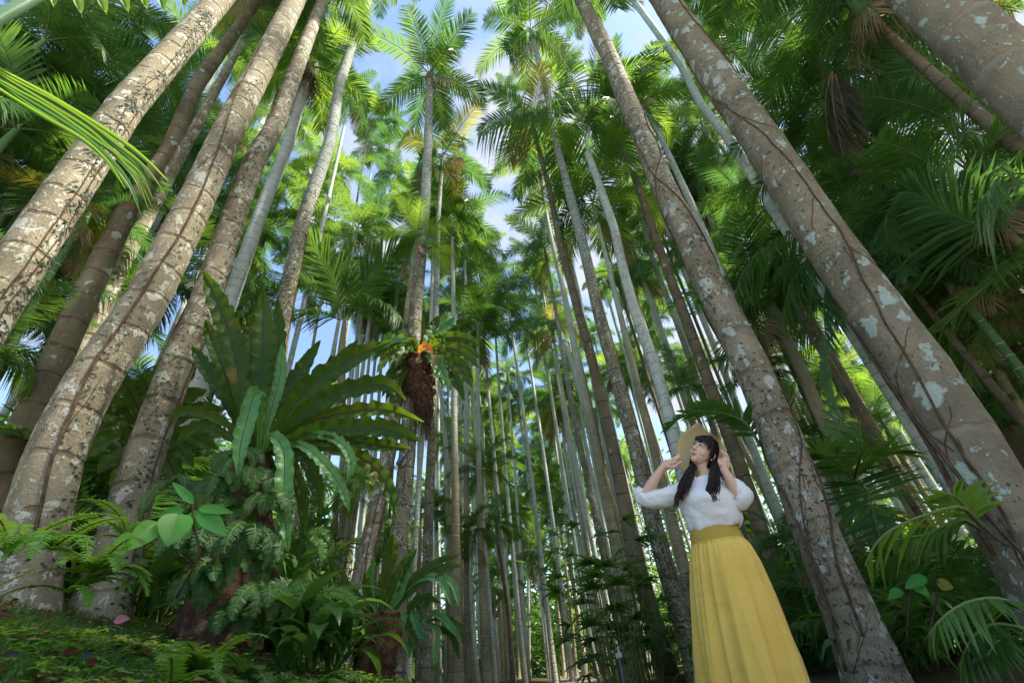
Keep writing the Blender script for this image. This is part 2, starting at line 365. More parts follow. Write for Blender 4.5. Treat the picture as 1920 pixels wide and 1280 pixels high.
# low understorey palms: stalked fronds rising from the ground
def make_low(seed, nf=11, L=2.3, leafL=.62, w=.055, mats=None):
    rnd = random.Random(seed); mb = MB(); a0 = rnd.random()*6
    for i in range(nf):
        k = i/(nf-1); az = a0+i*2.4+rnd.uniform(-.3, .3)
        pts = arch(az, 86-42*k+rnd.uniform(-5, 5), L*rnd.uniform(.85, 1.2), 70+30*k, 10)
        frond(mb, pts, leafL*rnd.uniform(.85, 1.1), w, 38, droop=.3+.3*k, vee=.15, bare=.3, mi=0 if rnd.random() < .7 else 2, rnd=rnd)
    return mb.mesh('fronds', mats or [M_PALM, M_RACH, M_PALMD])
LOWS = [make_low(50+s, mats=[[M_PALM, M_PALMD, M_PALMB][s % 3], M_RACH, [M_PALMY, M_PALM, M_PALMD][s % 3]]) for s in range(5)]
def make_fan(seed, nf=26, r=.34, mats=None):
    """clumping lady palm: many small fan leaves on cane stems"""
    rnd = random.Random(seed); mb = MB()
    for i in range(nf):
        az = rnd.random()*6.28; h = rnd.uniform(.3, 2.0); rr = rnd.uniform(.05, .6)
        top = Vector((math.cos(az)*rr, math.sin(az)*rr, h))
        e = R_(rnd.uniform(-10, 50)); d = Vector((math.cos(az)*math.cos(e), math.sin(az)*math.cos(e), math.sin(e)))
        hub = top+d*rnd.uniform(.15, .35)
        mb.tube([Vector((math.cos(az)*rr*.5, math.sin(az)*rr*.5, 0)), top, hub], [.007, .006, .004], 4, 1, False)
        S = d.cross(Vector((0, 0, 1))).normalized(); nl = rnd.randint(7, 10)
        for j in range(nl):
            a = R_(-80+160*j/(nl-1)); dd = (d*math.cos(a)+S*math.sin(a)).normalized()
            leaflet(mb, hub, dd, r*rnd.uniform(.85, 1.15)*(1-.2*abs(a)), .05, (S*math.cos(a)-d*math.sin(a)), .35*rnd.uniform(.6, 1.5), 0, 3)
    return mb.mesh('fronds', mats or [M_PALMD, M_RACH])

# ------------------------------------------------------------ palm trees traced from the photograph
def trunk_mesh(cl, n, mat, rings=0, cap=True):
    mb = MB(); rows = []
    for i, (p, r) in enumerate(cl):
        rows.append([(p.x+math.cos(2*math.pi*k/n)*r, p.y+math.sin(2*math.pi*k/n)*r, p.z) for k in range(n)])
    mb.quadstrip(rows, 0, True)
    e = len(mb.v)-n
    mb.f.append(tuple(range(e, e+n))); mb.m.append(0)
    return mb.mesh('trunk', [mat])
TREES = {}
def traced_palm(key, pts, wt, wb, D, style, label, top='out', crown=None, group=None, name='palm_tree', cat='palm tree', cscale=1.0, shaft=1.0, extra=4.0, flare=.35, cz=None, rho=None, brownshaft=False, minr=.45):
    rnd = random.Random(key)
    xb, yb = pts[-1]; xt, yt = pts[0]
    if rho is None: rho = rho_for(xb, yb, wb, D)
    rb = D/2; rt = max(minr*rb, rb*wt/pxwidth(xt, yt, rho, D)); rt = min(rt, rb)
    P = [at(x, y, rho) for x, y in pts][::-1]          # bottom to top
    # ground foot: extend the lowest segment straight down, only slightly leaning
    lo = P[0]; dirb = (P[0]-P[min(2, len(P)-1)]); dirb = dirb/max(.01, abs(dirb.z)) if abs(dirb.z) > .01 else Vector((0, 0, -1))
    if abs(dirb.x) > .12 or abs(dirb.y) > .12: dirb = Vector((max(-.12, min(.12, dirb.x)), max(-.12, min(.12, dirb.y)), -1))
    gz = ground_z(lo.x, lo.y)
    foot = lo+dirb*max(.15, lo.z-gz+.1)
    cl = [(foot, rb)] + [(p, None) for p in P]
    if top == 'out':
        u = P[-1]-P[-2]; u = u/u.z if u.z > .05 else Vector((0, 0, 1))
        u = Vector((max(-.08, min(.08, u.x)), max(-.08, min(.08, u.y)), 1))
        tz = max(P[-1].z+extra, 10.5)
        cl.append((P[-1]+u*(tz-P[-1].z), None))
    zb, zt = P[0].z, P[-1].z
    def rad(z):
        t = max(-.2, min(1.25, (z-zb)/max(.1, zt-zb))); return max(rt*.8, rb+(rt-rb)*t)
    # resample along z
    near = rho < 9; step = (.10 if rho < 7 else .16) if near else .7
    ring = {'lichen': .42, 'big': .55, 'net': .45, 'brown': .26, 'pale': .22, 'moss': .3, 'spot': .38, 'dark': .35, 'green': .16}[style]
    out = []; z = foot.z; ztop = cl[-1][0].z
    ctrl = [c[0] for c in cl]
    def center(z):
        for i in range(len(ctrl)-1):
            if z <= ctrl[i+1].z or i == len(ctrl)-2:
                a, b = ctrl[i], ctrl[i+1]; k = (z-a.z)/max(1e-4, b.z-a.z)
                return a.lerp(b, k)
    zs = []
    while z < ztop: zs.append(z); z += step
    zs.append(ztop)
    cs = [center(z) for z in zs]
    for _ in range(3):       # smooth the polyline
        cs = [cs[0]]+[(cs[i-1]+cs[i]*2+cs[i+1])/4 for i in range(1, len(cs)-1)]+[cs[-1]]
    for z, c in zip(zs, cs):
        r = rad(z)*(1+flare*math.exp(-(z-gz)/.32) if z-gz < 2 else 1)
        if near: r *= 1+.03*math.exp(-((((z/ring) % 1)-.5)/.12)**2)+.012*mnoise.noise(Vector((z*2, key*3.1, 0)))
        out.append((c, r))
    base = Vector((foot.x, foot.y, gz))
    root = tag(empty(name, base), label, cat, group)
    n = 28 if near else (12 if rho < 16 else 8)
    link('trunk', trunk_mesh([(c-base, r) for c, r in out], n, BARK[style]), root)
    TREES[key] = dict(cl=out, root=root, rho=rho, base=base)
    if crown is not False:
        c, r = out[-1]; d = (out[-1][0]-out[-4][0]).normalized() if len(out) > 4 else Vector((0, 0, 1))
        sh = MB(); Ls = shaft
        if Ls > 0:
            q = [c-base+d*(Ls*k/5-.03) for k in range(6)]
            sh.tube(q, [r*1.25, r*1.35, r*1.2, r*1.05, r*.85, r*.5], max(8, n//2), 0)
            link('crownshaft', sh.mesh('crownshaft', [M_SHAFTB if brownshaft else M_SHAFT]), root)
        cm = crown if crown is not None else CROWNS[rnd.randrange(len(CROWNS))]
        o = link('crown', cm, root, c-base+d*Ls*.9); o.rotation_euler = (rnd.uniform(-.08, .08), rnd.uniform(-.08, .08), rnd.random()*6.28)
        s = cscale*rnd.uniform(.92, 1.08); o.scale = (s, s, s)
    return root
G = 'tall palms in the row left of the path'; GR = 'tall palms in the row right of the path'
def T(*a, **k): return traced_palm(*a, **k)
# left side, near
T(1, [(403,10),(235,201),(97,403),(20,520)], 52, 110, .38, 'lichen', 'thick brown palm trunk slanting across the top left corner, wound with vine', extra=3)
T(2, [(134,437),(0,655)], 26, 30, .28, 'pale', 'pale lichen-coated palm trunk behind the thick corner trunk at the left edge', crown=False)
T(3, [(443,57),(370,158),(316,285),(225,420),(144,591),(34,833)], 24, 70, .30, 'spot', 'smooth brown ringed palm trunk with round pale spots at the left edge', shaft=.9)
T(4, [(415,150),(228,497),(134,709),(60,860)], 18, 48, .27, 'lichen', 'narrower spotted palm trunk directly right of the smooth ringed trunk', shaft=.9)
T(5, [(544,20),(487,134),(433,235),(356,403),(275,564),(161,732),(100,860),(45,1070)], 42, 128, .38, 'lichen', 'largest lichen-blotched palm trunk on the grassy bank with a vine up its side', extra=3)
T(6, [(605,0),(554,134),(517,235),(477,302),(440,403),(370,605),(336,672),(278,833),(215,1040),(195,1120)], 22, 92, .32, 'lichen', 'blotched palm trunk rooted beside the pink petal on the bank', extra=4)
T(7, [(576,150),(537,279),(487,403),(443,531),(400,650),(336,810),(310,900)], 19, 42, .27, 'pale', 'slim palm with a shaggy skirt of dead fibre under its crown', top='crown', cscale=.95)
T(8, [(690,0),(638,151),(618,269),(571,403),(534,564),(522,658),(500,800)], 21, 38, .27, 'moss', 'straight grey palm trunk with dark flecks rising behind the upright nest fern leaves', extra=4)
T(9, [(504,158),(460,262),(440,330)], 9, 12, .2, 'pale', 'left of two thin sunlit white palm stems at upper left', top='crown', shaft=.9)
T(10, [(521,154),(480,255),(462,330)], 9, 12, .2, 'pale', 'right of two thin sunlit white palm stems at upper left', top='crown', shaft=.9)
T(11, [(144,437),(84,530),(0,690)], 15, 20, .09, 'green', 'thin green ringed cane leaning at the left edge below the thick trunk', top='crown', shaft=.5, cscale=.45, flare=.1, name='cane_palm', cat='palm')
T(12, [(80,335),(20,425)], 12, 14, .08, 'green', 'short green ringed cane behind the thick corner trunk', top='crown', shaft=.4, cscale=.4, flare=.1, name='cane_palm', cat='palm')
# centre left
T(13, [(805,150),(803,269),(796,403),(778,600),(764,850),(747,1018),(737,1280)], 13, 42, .28, 'moss', 'tall palm with the full star-shaped crown against the open sky', top='crown', shaft=.5, cscale=.95, brownshaft=True)
T(14, [(776,500),(762,610),(748,720),(735,820),(721,884),(700,984),(677,1085),(640,1270)], 12, 46, .30, 'lichen', 'leaning palm trunk netted with vine left of the small nest fern', top='crown', cscale=.5)
T(15, [(828,319),(822,400),(817,588),(811,800),(803,950),(798,1280)], 7, 25, .24, 'moss', 'flecked palm trunk just right of the hanging nest fern', top='crown')
T(16, [(813,410),(809,590),(800,760),(788,850),(779,1018),(765,1250)], 6, 13, .16, 'pale', 'thin ringed palm stem between the two thicker centre trunks', top='crown', cscale=.85)
T(17, [(848,440),(851,611),(852,860),(856,1050),(858,1280)], 6, 21, .24, 'brown', 'brown palm with green crownshaft, first of a close pair left of the path', top='crown')
T(18, [(861,530),(860,611),(864,860),(868,1100)], 5, 9, .18, 'brown', 'thin palm squeezed behind the close pair left of the path', top='crown')
T(19, [(872,487),(873,618),(875,860),(875,1050),(880,1280)], 5, 16, .22, 'brown', 'pinkish palm trunk, second of a close pair left of the path', top='crown')
T(20, [(896,645),(895,732),(898,860),(902,1050),(912,1280)], 6, 17, .22, 'brown', 'dark straight palm trunk standing alone nearest the gap on the left', top='crown')
T(21, [(823,700),(838,850),(842,1018),(845,1280)], 7, 13, .2, 'brown', 'yellowish palm stem left of the close pair', top='crown', crown=False)
T(22, [(722,860),(710,984),(704,1065),(700,1180)], 11, 15, .2, 'brown', 'brown palm stem right behind the leaning vine-netted trunk', crown=False)
T(23, [(738,850),(728,1000),(722,1100)], 5, 7, .1, 'green', 'very thin ringed cane beside the leaning vine-netted trunk', crown=False, name='cane_palm', cat='palm')
far_left = [([(914,780),(914,920),(921,1100),(929,1280)], 3, 7), ([(925,800),(931,1018),(943,1280)], 4, 8), ([(932,830),(937,1018),(952,1280)], 4, 7),
 ([(940,900),(948,1100),(960,1280)], 4, 7), ([(945,950),(953,1100),(966,1280)], 3, 6), ([(955,980),(964,1100),(974,1280)], 3, 6), ([(968,990),(975,1110),(986,1280)], 4, 8), ([(903,860),(912,1082),(919,1280)], 4, 7), ([(988,1050),(992,1150),(998,1280)], 2, 4)]
for i, (p, a, b) in enumerate(far_left):
    T(30+i, p, a, b, .2, 'brown', 'slender brown palm among the far row on the left of the path', top='crown', group=G)
T(45, [(987,780),(987,840),(988,940),(990,1050)], 3, 5, .2, 'pale', 'lone thin white palm stem in the middle of the gap', top='crown')
for i, (p, a, b, lab) in enumerate([([(586,960),(580,1140)], 10, 12, 'left of two brown stems behind the strap-leaved clump'), ([(648,850),(637,1020),(632,1120)], 9, 12, 'right of two brown stems behind the strap-leaved clump'), ([(600,880),(590,1140)], 7, 9, 'thin grey stem behind the hanging ferns'), ([(690,900),(672,1040)], 6, 8, 'thin stem left behind the leaning vine-netted trunk')]):
    T(50+i, p, a, b, .2, 'brown', 'palm trunk, '+lab, crown=False)
# right rows
T(60, [(1026,490),(1037,555),(1050,627),(1060,700),(1072,753),(1085,826),(1097,878),(1112,940),(1122,993),(1141,1076)], 5, 16, .24, 'moss', 'dark flecked palm with a brown crownshaft right of the gap', top='crown', brownshaft=True)
T(61, [(1039,640),(1045,680),(1058,753),(1068,815),(1081,868),(1095,940),(1110,1014),(1127,1087)], 5, 12, .2, 'pale', 'pale palm with rusty crownshaft close beside the dark flecked one', top='crown', brownshaft=True)
T(62, [(1056,770),(1066,826),(1083,940),(1098,1024),(1116,1118)], 5, 10, .2, 'pale', 'third pale stem of the right row nearest the gap', top='crown')
T(63, [(1050,770),(1060,847),(1073,940),(1085,1003),(1106,1128)], 4, 9, .2, 'pale', 'second pale stem of the right row nearest the gap', top='crown')
T(64, [(1038,790),(1050,847),(1060,940),(1070,1060),(1090,1207)], 4, 8, .19, 'brown', 'palm with an orange withering frond at the edge of the gap', top='crown', brownshaft=True)
T(65, [(1085,753),(1097,826),(1114,909),(1137,1003),(1150,1066)], 5, 9, .2, 'pale', 'pale stem half hidden behind the mossy olive trunk', crown=False)
T(66, [(1131,826),(1150,930),(1165,1010)], 6, 9, .2, 'pale', 'blue-grey stem touching the left side of the spotted trunk', crown=False)
T(67, [(1014,335),(1020,380),(1035,458),(1052,523),(1068,596),(1085,698),(1104,763),(1118,847),(1137,940),(1152,1003),(1162,1066),(1172,1128),(1187,1230)], 5, 25, .26, 'brown', 'olive-brown palm trunk lit yellow down its right side', top='crown')
T(68, [(1006,262),(1016,304),(1033,367),(1050,458),(1068,523),(1085,586),(1102,648),(1114,690),(1135,784),(1156,868),(1170,940),(1181,1003),(1200,1076),(1216,1128),(1231,1187),(1256,1280)], 7, 36, .28, 'spot', 'spotted brown palm trunk left of the woman, passing her elbow', top='crown')
T(69, [(1033,290),(1045,387),(1060,458),(1077,513),(1095,600),(1110,690)], 5, 10, .2, 'pale', 'thin pale palm rising from behind the spotted trunk', top='crown', cscale=.9)
T(70, [(1000,75),(1030,195),(1041,262),(1060,335),(1077,398),(1093,458),(1106,513),(1122,586),(1139,648),(1152,690),(1170,763),(1189,826),(1206,899),(1231,1003),(1256,1087),(1285,1180)], 9, 38, .28, 'moss', 'dark mottled palm trunk with white lichen just left of the skirt', top='crown', shaft=1.1)
T(71, [(1102,288),(1108,303),(1127,356),(1152,429),(1170,513),(1191,586),(1210,638),(1229,690),(1247,753),(1266,826),(1279,888),(1300,960)], 13, 28, .22, 'pale', 'smooth blue-white palm with a long green crownshaft and drooping frond', top='crown', shaft=1.5, crown=False)
T(72, [(1120,415),(1127,440),(1143,513),(1160,575),(1172,627),(1187,685),(1197,732),(1210,784),(1229,857),(1245,917),(1262,972),(1281,1055),(1310,1180)], 6, 26, .22, 'brown', 'slim yellow-edged palm trunk between the spotted trunk and the woman', top='crown')
T(73, [(1158,248),(1181,304),(1206,377),(1233,458),(1252,513),(1277,575),(1297,617),(1316,690),(1337,742),(1394,880),(1445,1062),(1475,1146),(1515,1259)], 11, 38, .28, 'spot', 'ringed grey-brown palm trunk coming down behind the woman', top='crown', shaft=.8)
T(74, [(1202,400),(1210,440),(1231,513),(1256,565),(1272,617),(1285,648)], 8, 12, .2, 'moss', 'thin palm crossing behind the ringed grey-brown trunk', top='crown')
T(75, [(1090,0),(1137,94),(1181,200),(1204,252),(1230,319),(1252,367),(1289,440),(1325,523),(1364,598),(1408,682),(1448,783),(1478,860),(1515,961),(1559,1068),(1609,1186),(1643,1280)], 27, 100, .32, 'net', 'large palm trunk looped with vine right of the woman', extra=4)
T(76, [(1218,216),(1231,242),(1256,294),(1281,350),(1314,419),(1347,503),(1364,541),(1391,598),(1420,660)], 10, 20, .2, 'pale', 'smooth pale palm alongside the large vine-looped trunk', top='crown', shaft=1.0)
T(77, [(1240,-10),(1280,50),(1347,151),(1408,235),(1465,319),(1535,430),(1628,564),(1727,699),(1812,833),(1828,867)], 54, 135, .38, 'big', 'massive palm trunk with round mint lichen patches at right', extra=3)
T(78, [(1660,-80),(1742,0),(1830,76),(1925,162)], 142, 162, .40, 'big', 'very thick palm trunk crossing the top right corner', extra=2.5)
T(79, [(1575,15),(1666,60),(1733,124),(1800,175),(1885,235)], 36, 54, .30, 'spot', 'dark spotted palm trunk under the thick corner trunk', extra=3)
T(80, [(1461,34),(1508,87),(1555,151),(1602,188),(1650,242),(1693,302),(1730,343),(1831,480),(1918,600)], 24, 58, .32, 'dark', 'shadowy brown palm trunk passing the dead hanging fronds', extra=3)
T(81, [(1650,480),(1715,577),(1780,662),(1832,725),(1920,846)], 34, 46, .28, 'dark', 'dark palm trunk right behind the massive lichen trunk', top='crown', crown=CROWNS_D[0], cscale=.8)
T(82, [(1804,560),(1851,615),(1918,699)], 18, 20, .09, 'green', 'green cane palm stem near the right edge', top='crown', shaft=.6, cscale=.45, crown=CROWNS_D[1], flare=.1, name='cane_palm', cat='palm')
T(83, [(1797,490),(1851,548),(1918,632)], 16, 18, .12, 'brown', 'grey ringed stem above the green cane at the right edge', top='crown', cscale=.7, flare=.1, name='cane_palm', cat='palm')
T(84, [(1187,0),(1231,60),(1278,124),(1316,200),(1360,252)], 14, 18, .2, 'pale', 'pale blue palm left of the massive lichen trunk at the top', extra=3)
T(85, [(1306,346),(1335,419),(1375,510)], 9, 13, .2, 'brown', 'left of two brown palms seen between the two big right trunks', top='crown', crown=CROWNS_D[2])
T(86, [(1341,371),(1360,412),(1428,560)], 9, 14, .2, 'dark', 'right of two brown palms seen between the two big right trunks', top='crown', crown=CROWNS_D[1])
T(87, [(1461,608),(1488,658),(1522,742)], 20, 25, .24, 'brown', 'ringed palm trunk lit along its right edge, left of the massive trunk', top='crown', crown=CROWNS_D[0])
T(88, [(1482,632),(1532,722)], 8, 10, .16, 'pale', 'thin white stem hugging the edge-lit ringed trunk', top='crown')
T(89, [(1281,500),(1302,565),(1327,617),(1356,690),(1368,725)], 9, 14, .2, 'pale', 'small-crowned pale palm left of the large vine-looped trunk', top='crown', cscale=.4)
T(90, [(1216,586),(1245,669)], 5, 6, .18, 'pale', 'left of two thin stems above the frond behind the hat', top='crown')
T(91, [(1233,586),(1260,680)], 5, 7, .18, 'pale', 'right of two thin stems above the frond behind the hat', top='crown')
T(92, [(1633,1105),(1683,1169),(1727,1270)], 24, 30, .28, 'spot', 'dark spotted trunk foot right of the large vine-looped trunk', crown=False)
T(93, [(1676,1058),(1717,1119),(1784,1243)], 13, 16, .10, 'brown', 'thin leaning brown cane low on the right', top='crown', cscale=.5, flare=.1, name='cane_palm', cat='palm')
T(94, [(1487,1050),(1537,1203),(1563,1280)], 7, 9, .05, 'green', 'slim bright green cane right of the skirt hem', top='crown', cscale=.35, shaft=.2, flare=.1, name='cane_palm', cat='palm')
T(95, [(1395,840),(1440,925),(1470,1000)], 14, 18, .22, 'brown', 'yellow-edged trunk seen above the right shoulder of the woman', crown=False)
T(96, [(1190,1100),(1202,1149),(1225,1280)], 12, 14, .2, 'spot', 'short dark spotted trunk foot behind the lady palm clump', crown=False)
T(97, [(1150,950),(1172,1014),(1196,1097)], 12, 15, .22, 'brown', 'shaded trunk just behind the spotted trunk left of the woman', crown=False)
for i, (p, a, b) in enumerate([([(1025,900),(1041,1091),(1060,1280)], 3, 7), ([(1033,920),(1047,1091),(1068,1280)], 3, 6), ([(1044,940),(1056,1030),(1068,1114),(1083,1280)], 4, 8), ([(1036,930),(1054,1120),(1075,1280)], 3, 6), ([(1060,960),(1072,1060),(1090,1207)], 4, 7)]):
    T(100+i, p, a, b, .19, 'brown', 'slender grey-brown palm among the far row on the right of the path', top='crown', group=GR)
for i, (p, a, b) in enumerate([([(1576,742),(1606,796)], 7, 9), ([(1623,715),(1653,769)], 9, 12), ([(1666,783),(1693,860)], 8, 10), ([(1633,867),(1697,974)], 8, 10), ([(1650,850),(1712,955)], 6, 8), ([(1725,893),(1770,965)], 8, 10), ([(1540,760),(1590,860)], 6, 8), ([(1598,820),(1650,930)], 6, 8), ([(1760,760),(1850,900)], 8, 10)]):
    T(110+i, p, a, b, .2, 'pale', 'thin pale palm in the bright wood seen between the two big right trunks', top='crown', group='thin palms in the bright wood at right', crown=CROWNS[i % 8])
# ------------------------------------------------------------ palms filling the wood (real trees, shared crown meshes)
def straight_trunk(seed, h, D, mat):
    rnd = random.Random(seed); cl = []; n = 14; lx, ly = rnd.uniform(-.3, .3), rnd.uniform(-.3, .3)
    for i in range(n+1):
        k = i/n; cl.append((Vector((lx*math.sin(k*1.6), ly*k*k, -.2+(h+.2)*k)), D/2*(1.25-.25*min(1, k*12) if k < .09 else 1-.35*k)))
    m = trunk_mesh(cl, 10, mat); return m, cl[-1][0]
STEMS = {}
def stem(seed, h, D, style):
    k = (seed, h, D, style)
    if k not in STEMS: STEMS[k] = straight_trunk(seed, h, D, BARK[style])
    return STEMS[k]
SHAFT_ME = None
def fill_palm(x, y, h, D, style, crown, cs, seed, label, group, name='palm_tree', shaft=.8):
    global SHAFT_ME
    hq = round(h*2)/2; me, tp = stem(seed % 3, hq, D, style)
    gz = ground_z(x, y); root = tag(empty(name, (x, y, gz), (seed*1.7) % 6.28), label, 'palm tree', group)
    link('trunk', me, root)
    if shaft:
        if SHAFT_ME is None:
            mb = MB(); mb.tube([Vector((0, 0, z)) for z in (0, .2, .5, .8, 1.0)], [1.15, 1.3, 1.1, .8, .5], 8, 0)
            SHAFT_ME = mb.mesh('crownshaft', [M_SHAFT])
        s = link('crownshaft', SHAFT_ME, root, tp+Vector((0, 0, -.03))); s.scale = (D*.36, D*.36, shaft)
    c = link('crown', crown, root, tp+Vector((0, 0, shaft*.9))); c.rotation_euler = (0, 0, (seed*2.39) % 6.28); c.scale = (cs, cs, cs)
    return root
rnd = random.Random(11)
# mid-height palms close to the path: (pixel of crown centre, distance, crown scale, crown kind)
MID = [
 (40,60,7.5,1.0,'D'),(130,180,8,1.0,'D'),(240,40,9,1.0,'D'),(20,260,7.5,.9,'D'),(330,170,10,1.0,'P'),(60,380,8,.9,'D'),(200,360,10,1.0,'P'),(320,330,10,.9,'Y'),
 (430,230,12,1.0,'P'),(500,90,13,1.1,'D'),(430,60,12,1.0,'P'),(380,440,11,1.0,'P'),(260,480,12,.9,'P'),(600,90,14,1.1,'B'),(530,330,14,1.0,'Y'),(600,300,15,1.0,'Y'),(650,330,17,1,'P'),(700,230,18,1.1,'B'),
 (470,560,12,.9,'D'),(500,430,13,.9,'P'),(600,420,13,1.0,'P'),(700,420,16,1,'P'),(740,330,18,1.1,'B'),(150,560,9,.8,'D'),(30,640,7,.7,'D'),(240,700,9,.7,'D'),(560,520,12,.8,'P'),(690,500,15,.9,'P'),(730,560,14,.8,'P'),
 (1290,90,14,1.0,'P'),(1360,60,11,1.1,'D'),(1440,160,10,1.0,'B'),(1540,60,9,1.1,'D'),(1500,280,10,1.0,'D'),(1620,330,9,1.0,'D'),(1700,90,9,1.1,'D'),(1760,260,8,1.0,'D'),(1860,330,7,.9,'D'),(1570,200,9,1,'D'),
 (1400,380,11,1.0,'D'),(1450,470,10,.9,'D'),(1560,430,10,.9,'D'),(1700,470,7.5,.8,'B'),(1820,420,8,.9,'D'),(1890,520,7,.8,'D'),(1500,560,11,.8,'P'),(1390,540,12,.9,'P'),(1730,600,9,.8,'P'),(1850,620,9,.8,'P'),
 (1210,520,15,.9,'D'),(1190,300,16,1,'P'),(1290,360,14,1.0,'P'),(1340,470,13,.9,'D'),(1100,300,17,1.0,'D'),(1420,700,11,.7,'P'),(1580,700,12,.8,'Y'),(1300,720,13,.7,'P'),(1680,800,12,.7,'P'),(1500,800,11,.6,'P'),(1880,760,9,.7,'P'),
 (30,450,9,.9,'P'),(90,500,10,.9,'D'),(300,560,11,.9,'D'),(230,250,10,1.0,'P'),(120,320,9,1.0,'D'),(380,110,12,1,'P'),(440,330,13,1,'P'),(360,250,12,.9,'D'),(20,180,8,.9,'P'),
 (900,900,15,.75,'P'),(888,985,14,.7,'P'),(940,965,17,.7,'D'),(1020,1035,20,.9,'D'),(1030,950,22,.8,'B'),(650,900,13,.8,'Y'),(590,790,13,.8,'P'),(832,830,18,.8,'Y'),(905,1080,20,.8,'P'),(1045,1110,24,.8,'P'),(820,960,18,.8,'P'),(730,1030,14,.6,'P'),
 (480,150,15,.9,'P'),(560,150,16,.9,'P'),(650,170,19,1,'P'),(700,290,19,1,'B'),(560,230,17,.9,'Y'),(740,230,20,.9,'P'),
 (960,180,18,1,'B'),(1060,130,16,1.1,'P'),(1150,130,15,1.0,'P'),(1220,180,15,1.0,'P'),(1080,20,14,1.1,'P'),
]
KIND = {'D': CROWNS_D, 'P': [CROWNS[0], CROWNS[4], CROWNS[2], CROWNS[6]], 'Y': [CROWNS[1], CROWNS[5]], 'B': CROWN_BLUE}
for i, (px, py, rho, cs, kd) in enumerate(MID):
    P = at(px, py, rho); h = P.z-ground_z(P.x, P.y)-.7
    if h < 1: continue
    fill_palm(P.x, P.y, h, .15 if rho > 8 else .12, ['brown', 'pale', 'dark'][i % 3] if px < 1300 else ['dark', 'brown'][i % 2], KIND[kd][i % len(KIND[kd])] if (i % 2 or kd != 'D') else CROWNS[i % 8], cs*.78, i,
              'mid-height feathery palm crowded among the big trunks', 'mid-height palms among the trunks')
for i, (px, py) in enumerate([(905,470),(1000,505),(925,560),(985,600),(900,640),(1012,660),(940,690),(975,740),(915,760),(1005,790),(945,830),(985,870),(925,900),(1000,930),(960,960),(890,560),(1020,560),(880,700),(955,520),(1015,850),(900,840),(965,1010),(935,1060),(985,1060),(950,1130),(1000,1150),(975,1190)]):
    hh = 19-(i % 4)*1.5; rho = 12.0
    while at(px, py, rho).z < hh and rho < 50: rho += .5
    P = at(px, py, rho); fill_palm(P.x, P.y, P.z-1.0, .17, 'pale', KIND['PYPB'[i % 4]][i % 2], .85+(rho > 30)*.5, 500+i, 'tall palm', 'tall palms in the wood behind')
# unseen palms added just outside the right edge to shade the woman
for i, (x, y, h) in enumerate([(7.2, 2.3, 10.5), (5.8, 3.3, 8.0), (5.4, 1.3, 8.5)]):
    fill_palm(x, y, h, .2, 'dark', CROWNS_D[i % 3], 1.0, 600+i, 'dark unseen palm added beyond the right edge to shade the woman', 'palms beyond the right edge, added for shade')
# tall palms further back on both sides of the path
GAPS = [(840, 60, 95), (915, 130, 60), (945, 345, 50), (940, 400, 35), (1150, 590, 35), (610, 245, 40), (1205, 70, 35), (700, 140, 40), (965, 760, 25), (1010, 860, 20)]
n = 0; tries = 0
while n < 80 and tries < 4000:
    tries += 1
    side = rnd.choice((-1, 1)); y = 9+rnd.random()**.8*48
    x = side*(3.0+rnd.random()**1.2*(6+y*.75)); x += 1.0 if side > 0 else -.3
    if math.hypot(x, y) < 12: continue
    h = rnd.uniform(9, 19)
    q = proj(Vector((x, y, h+1)))
    if not (-100 < q[0] < 2020): continue
    if any(math.hypot(q[0]-a, q[1]-b) < r+1500/q[2]*.9 for a, b, r in GAPS): continue
    kd = rnd.choice('PPPYYBD') if x < 9 else rnd.choice('PPYDDB')
    fill_palm(x, y, h, .2, rnd.choice(['brown', 'pale', 'pale', 'brown']), rnd.choice(KIND[kd]), rnd.uniform(.72, .98), n,
              'tall slender palm in the crowded wood behind the front trunks', 'tall palms in the wood behind')
    n += 1
# regular rows of slim palms along both sides of the path
k = 0
for side, x0, y0, st, cnt in ((-1, 2.6, 24, 2.2, 10), (-1, 3.9, 14, 2.7, 10), (-1, 6.0, 10, 2.6, 12), (1, 3.6, 24, 2.2, 10), (1, 5.4, 14, 2.6, 11), (1, 7.4, 10, 2.4, 13)):
    for j in range(cnt):
        y = y0+j*st+rnd.uniform(-.3, .3); x = side*(x0+rnd.uniform(-.25, .25)); h = rnd.uniform(12, 18)
        q = proj(Vector((x, y, h+1)))
        if any(math.hypot(q[0]-a, q[1]-b) < r*.8 for a, b, r in GAPS): h += 3
        fill_palm(x, y, h, rnd.choice((.15, .17, .2)), rnd.choice(['pale', 'brown', 'brown']), rnd.choice(KIND[rnd.choice('PPYB')]), rnd.uniform(.6, .85), 200+k, 'slim pale palm in the planted rows along the path', 'slim palms in the planted rows'); k += 1
# low palms without visible stems
n = 0; tries = 0
while n < 90 and tries < 4000:
    tries += 1
    side = rnd.choice((-1, 1)); y = 5+rnd.random()*45; x = side*(5.2+rnd.random()**1.2*(5+y*.75))+(1.2 if side > 0 else -.6)
    if math.hypot(x, y) < (9.5 if side > 0 else 6.5): continue
    q = proj(Vector((x, y, 1.0)))
    if not (-200 < q[0] < 2120): continue
    root = tag(empty('low_palm', (x, y, ground_z(x, y)), rnd.random()*6.28), 'low feathery palm growing between the trunk feet', 'low palm', 'low palms between the trunks')
    s = rnd.uniform(.7, 1.35) if y < 14 else rnd.uniform(1.1, 2.2)
    o = link('fronds', rnd.choice(LOWS), root); o.scale = (s, s, s*rnd.uniform(.9, 1.3)); n += 1
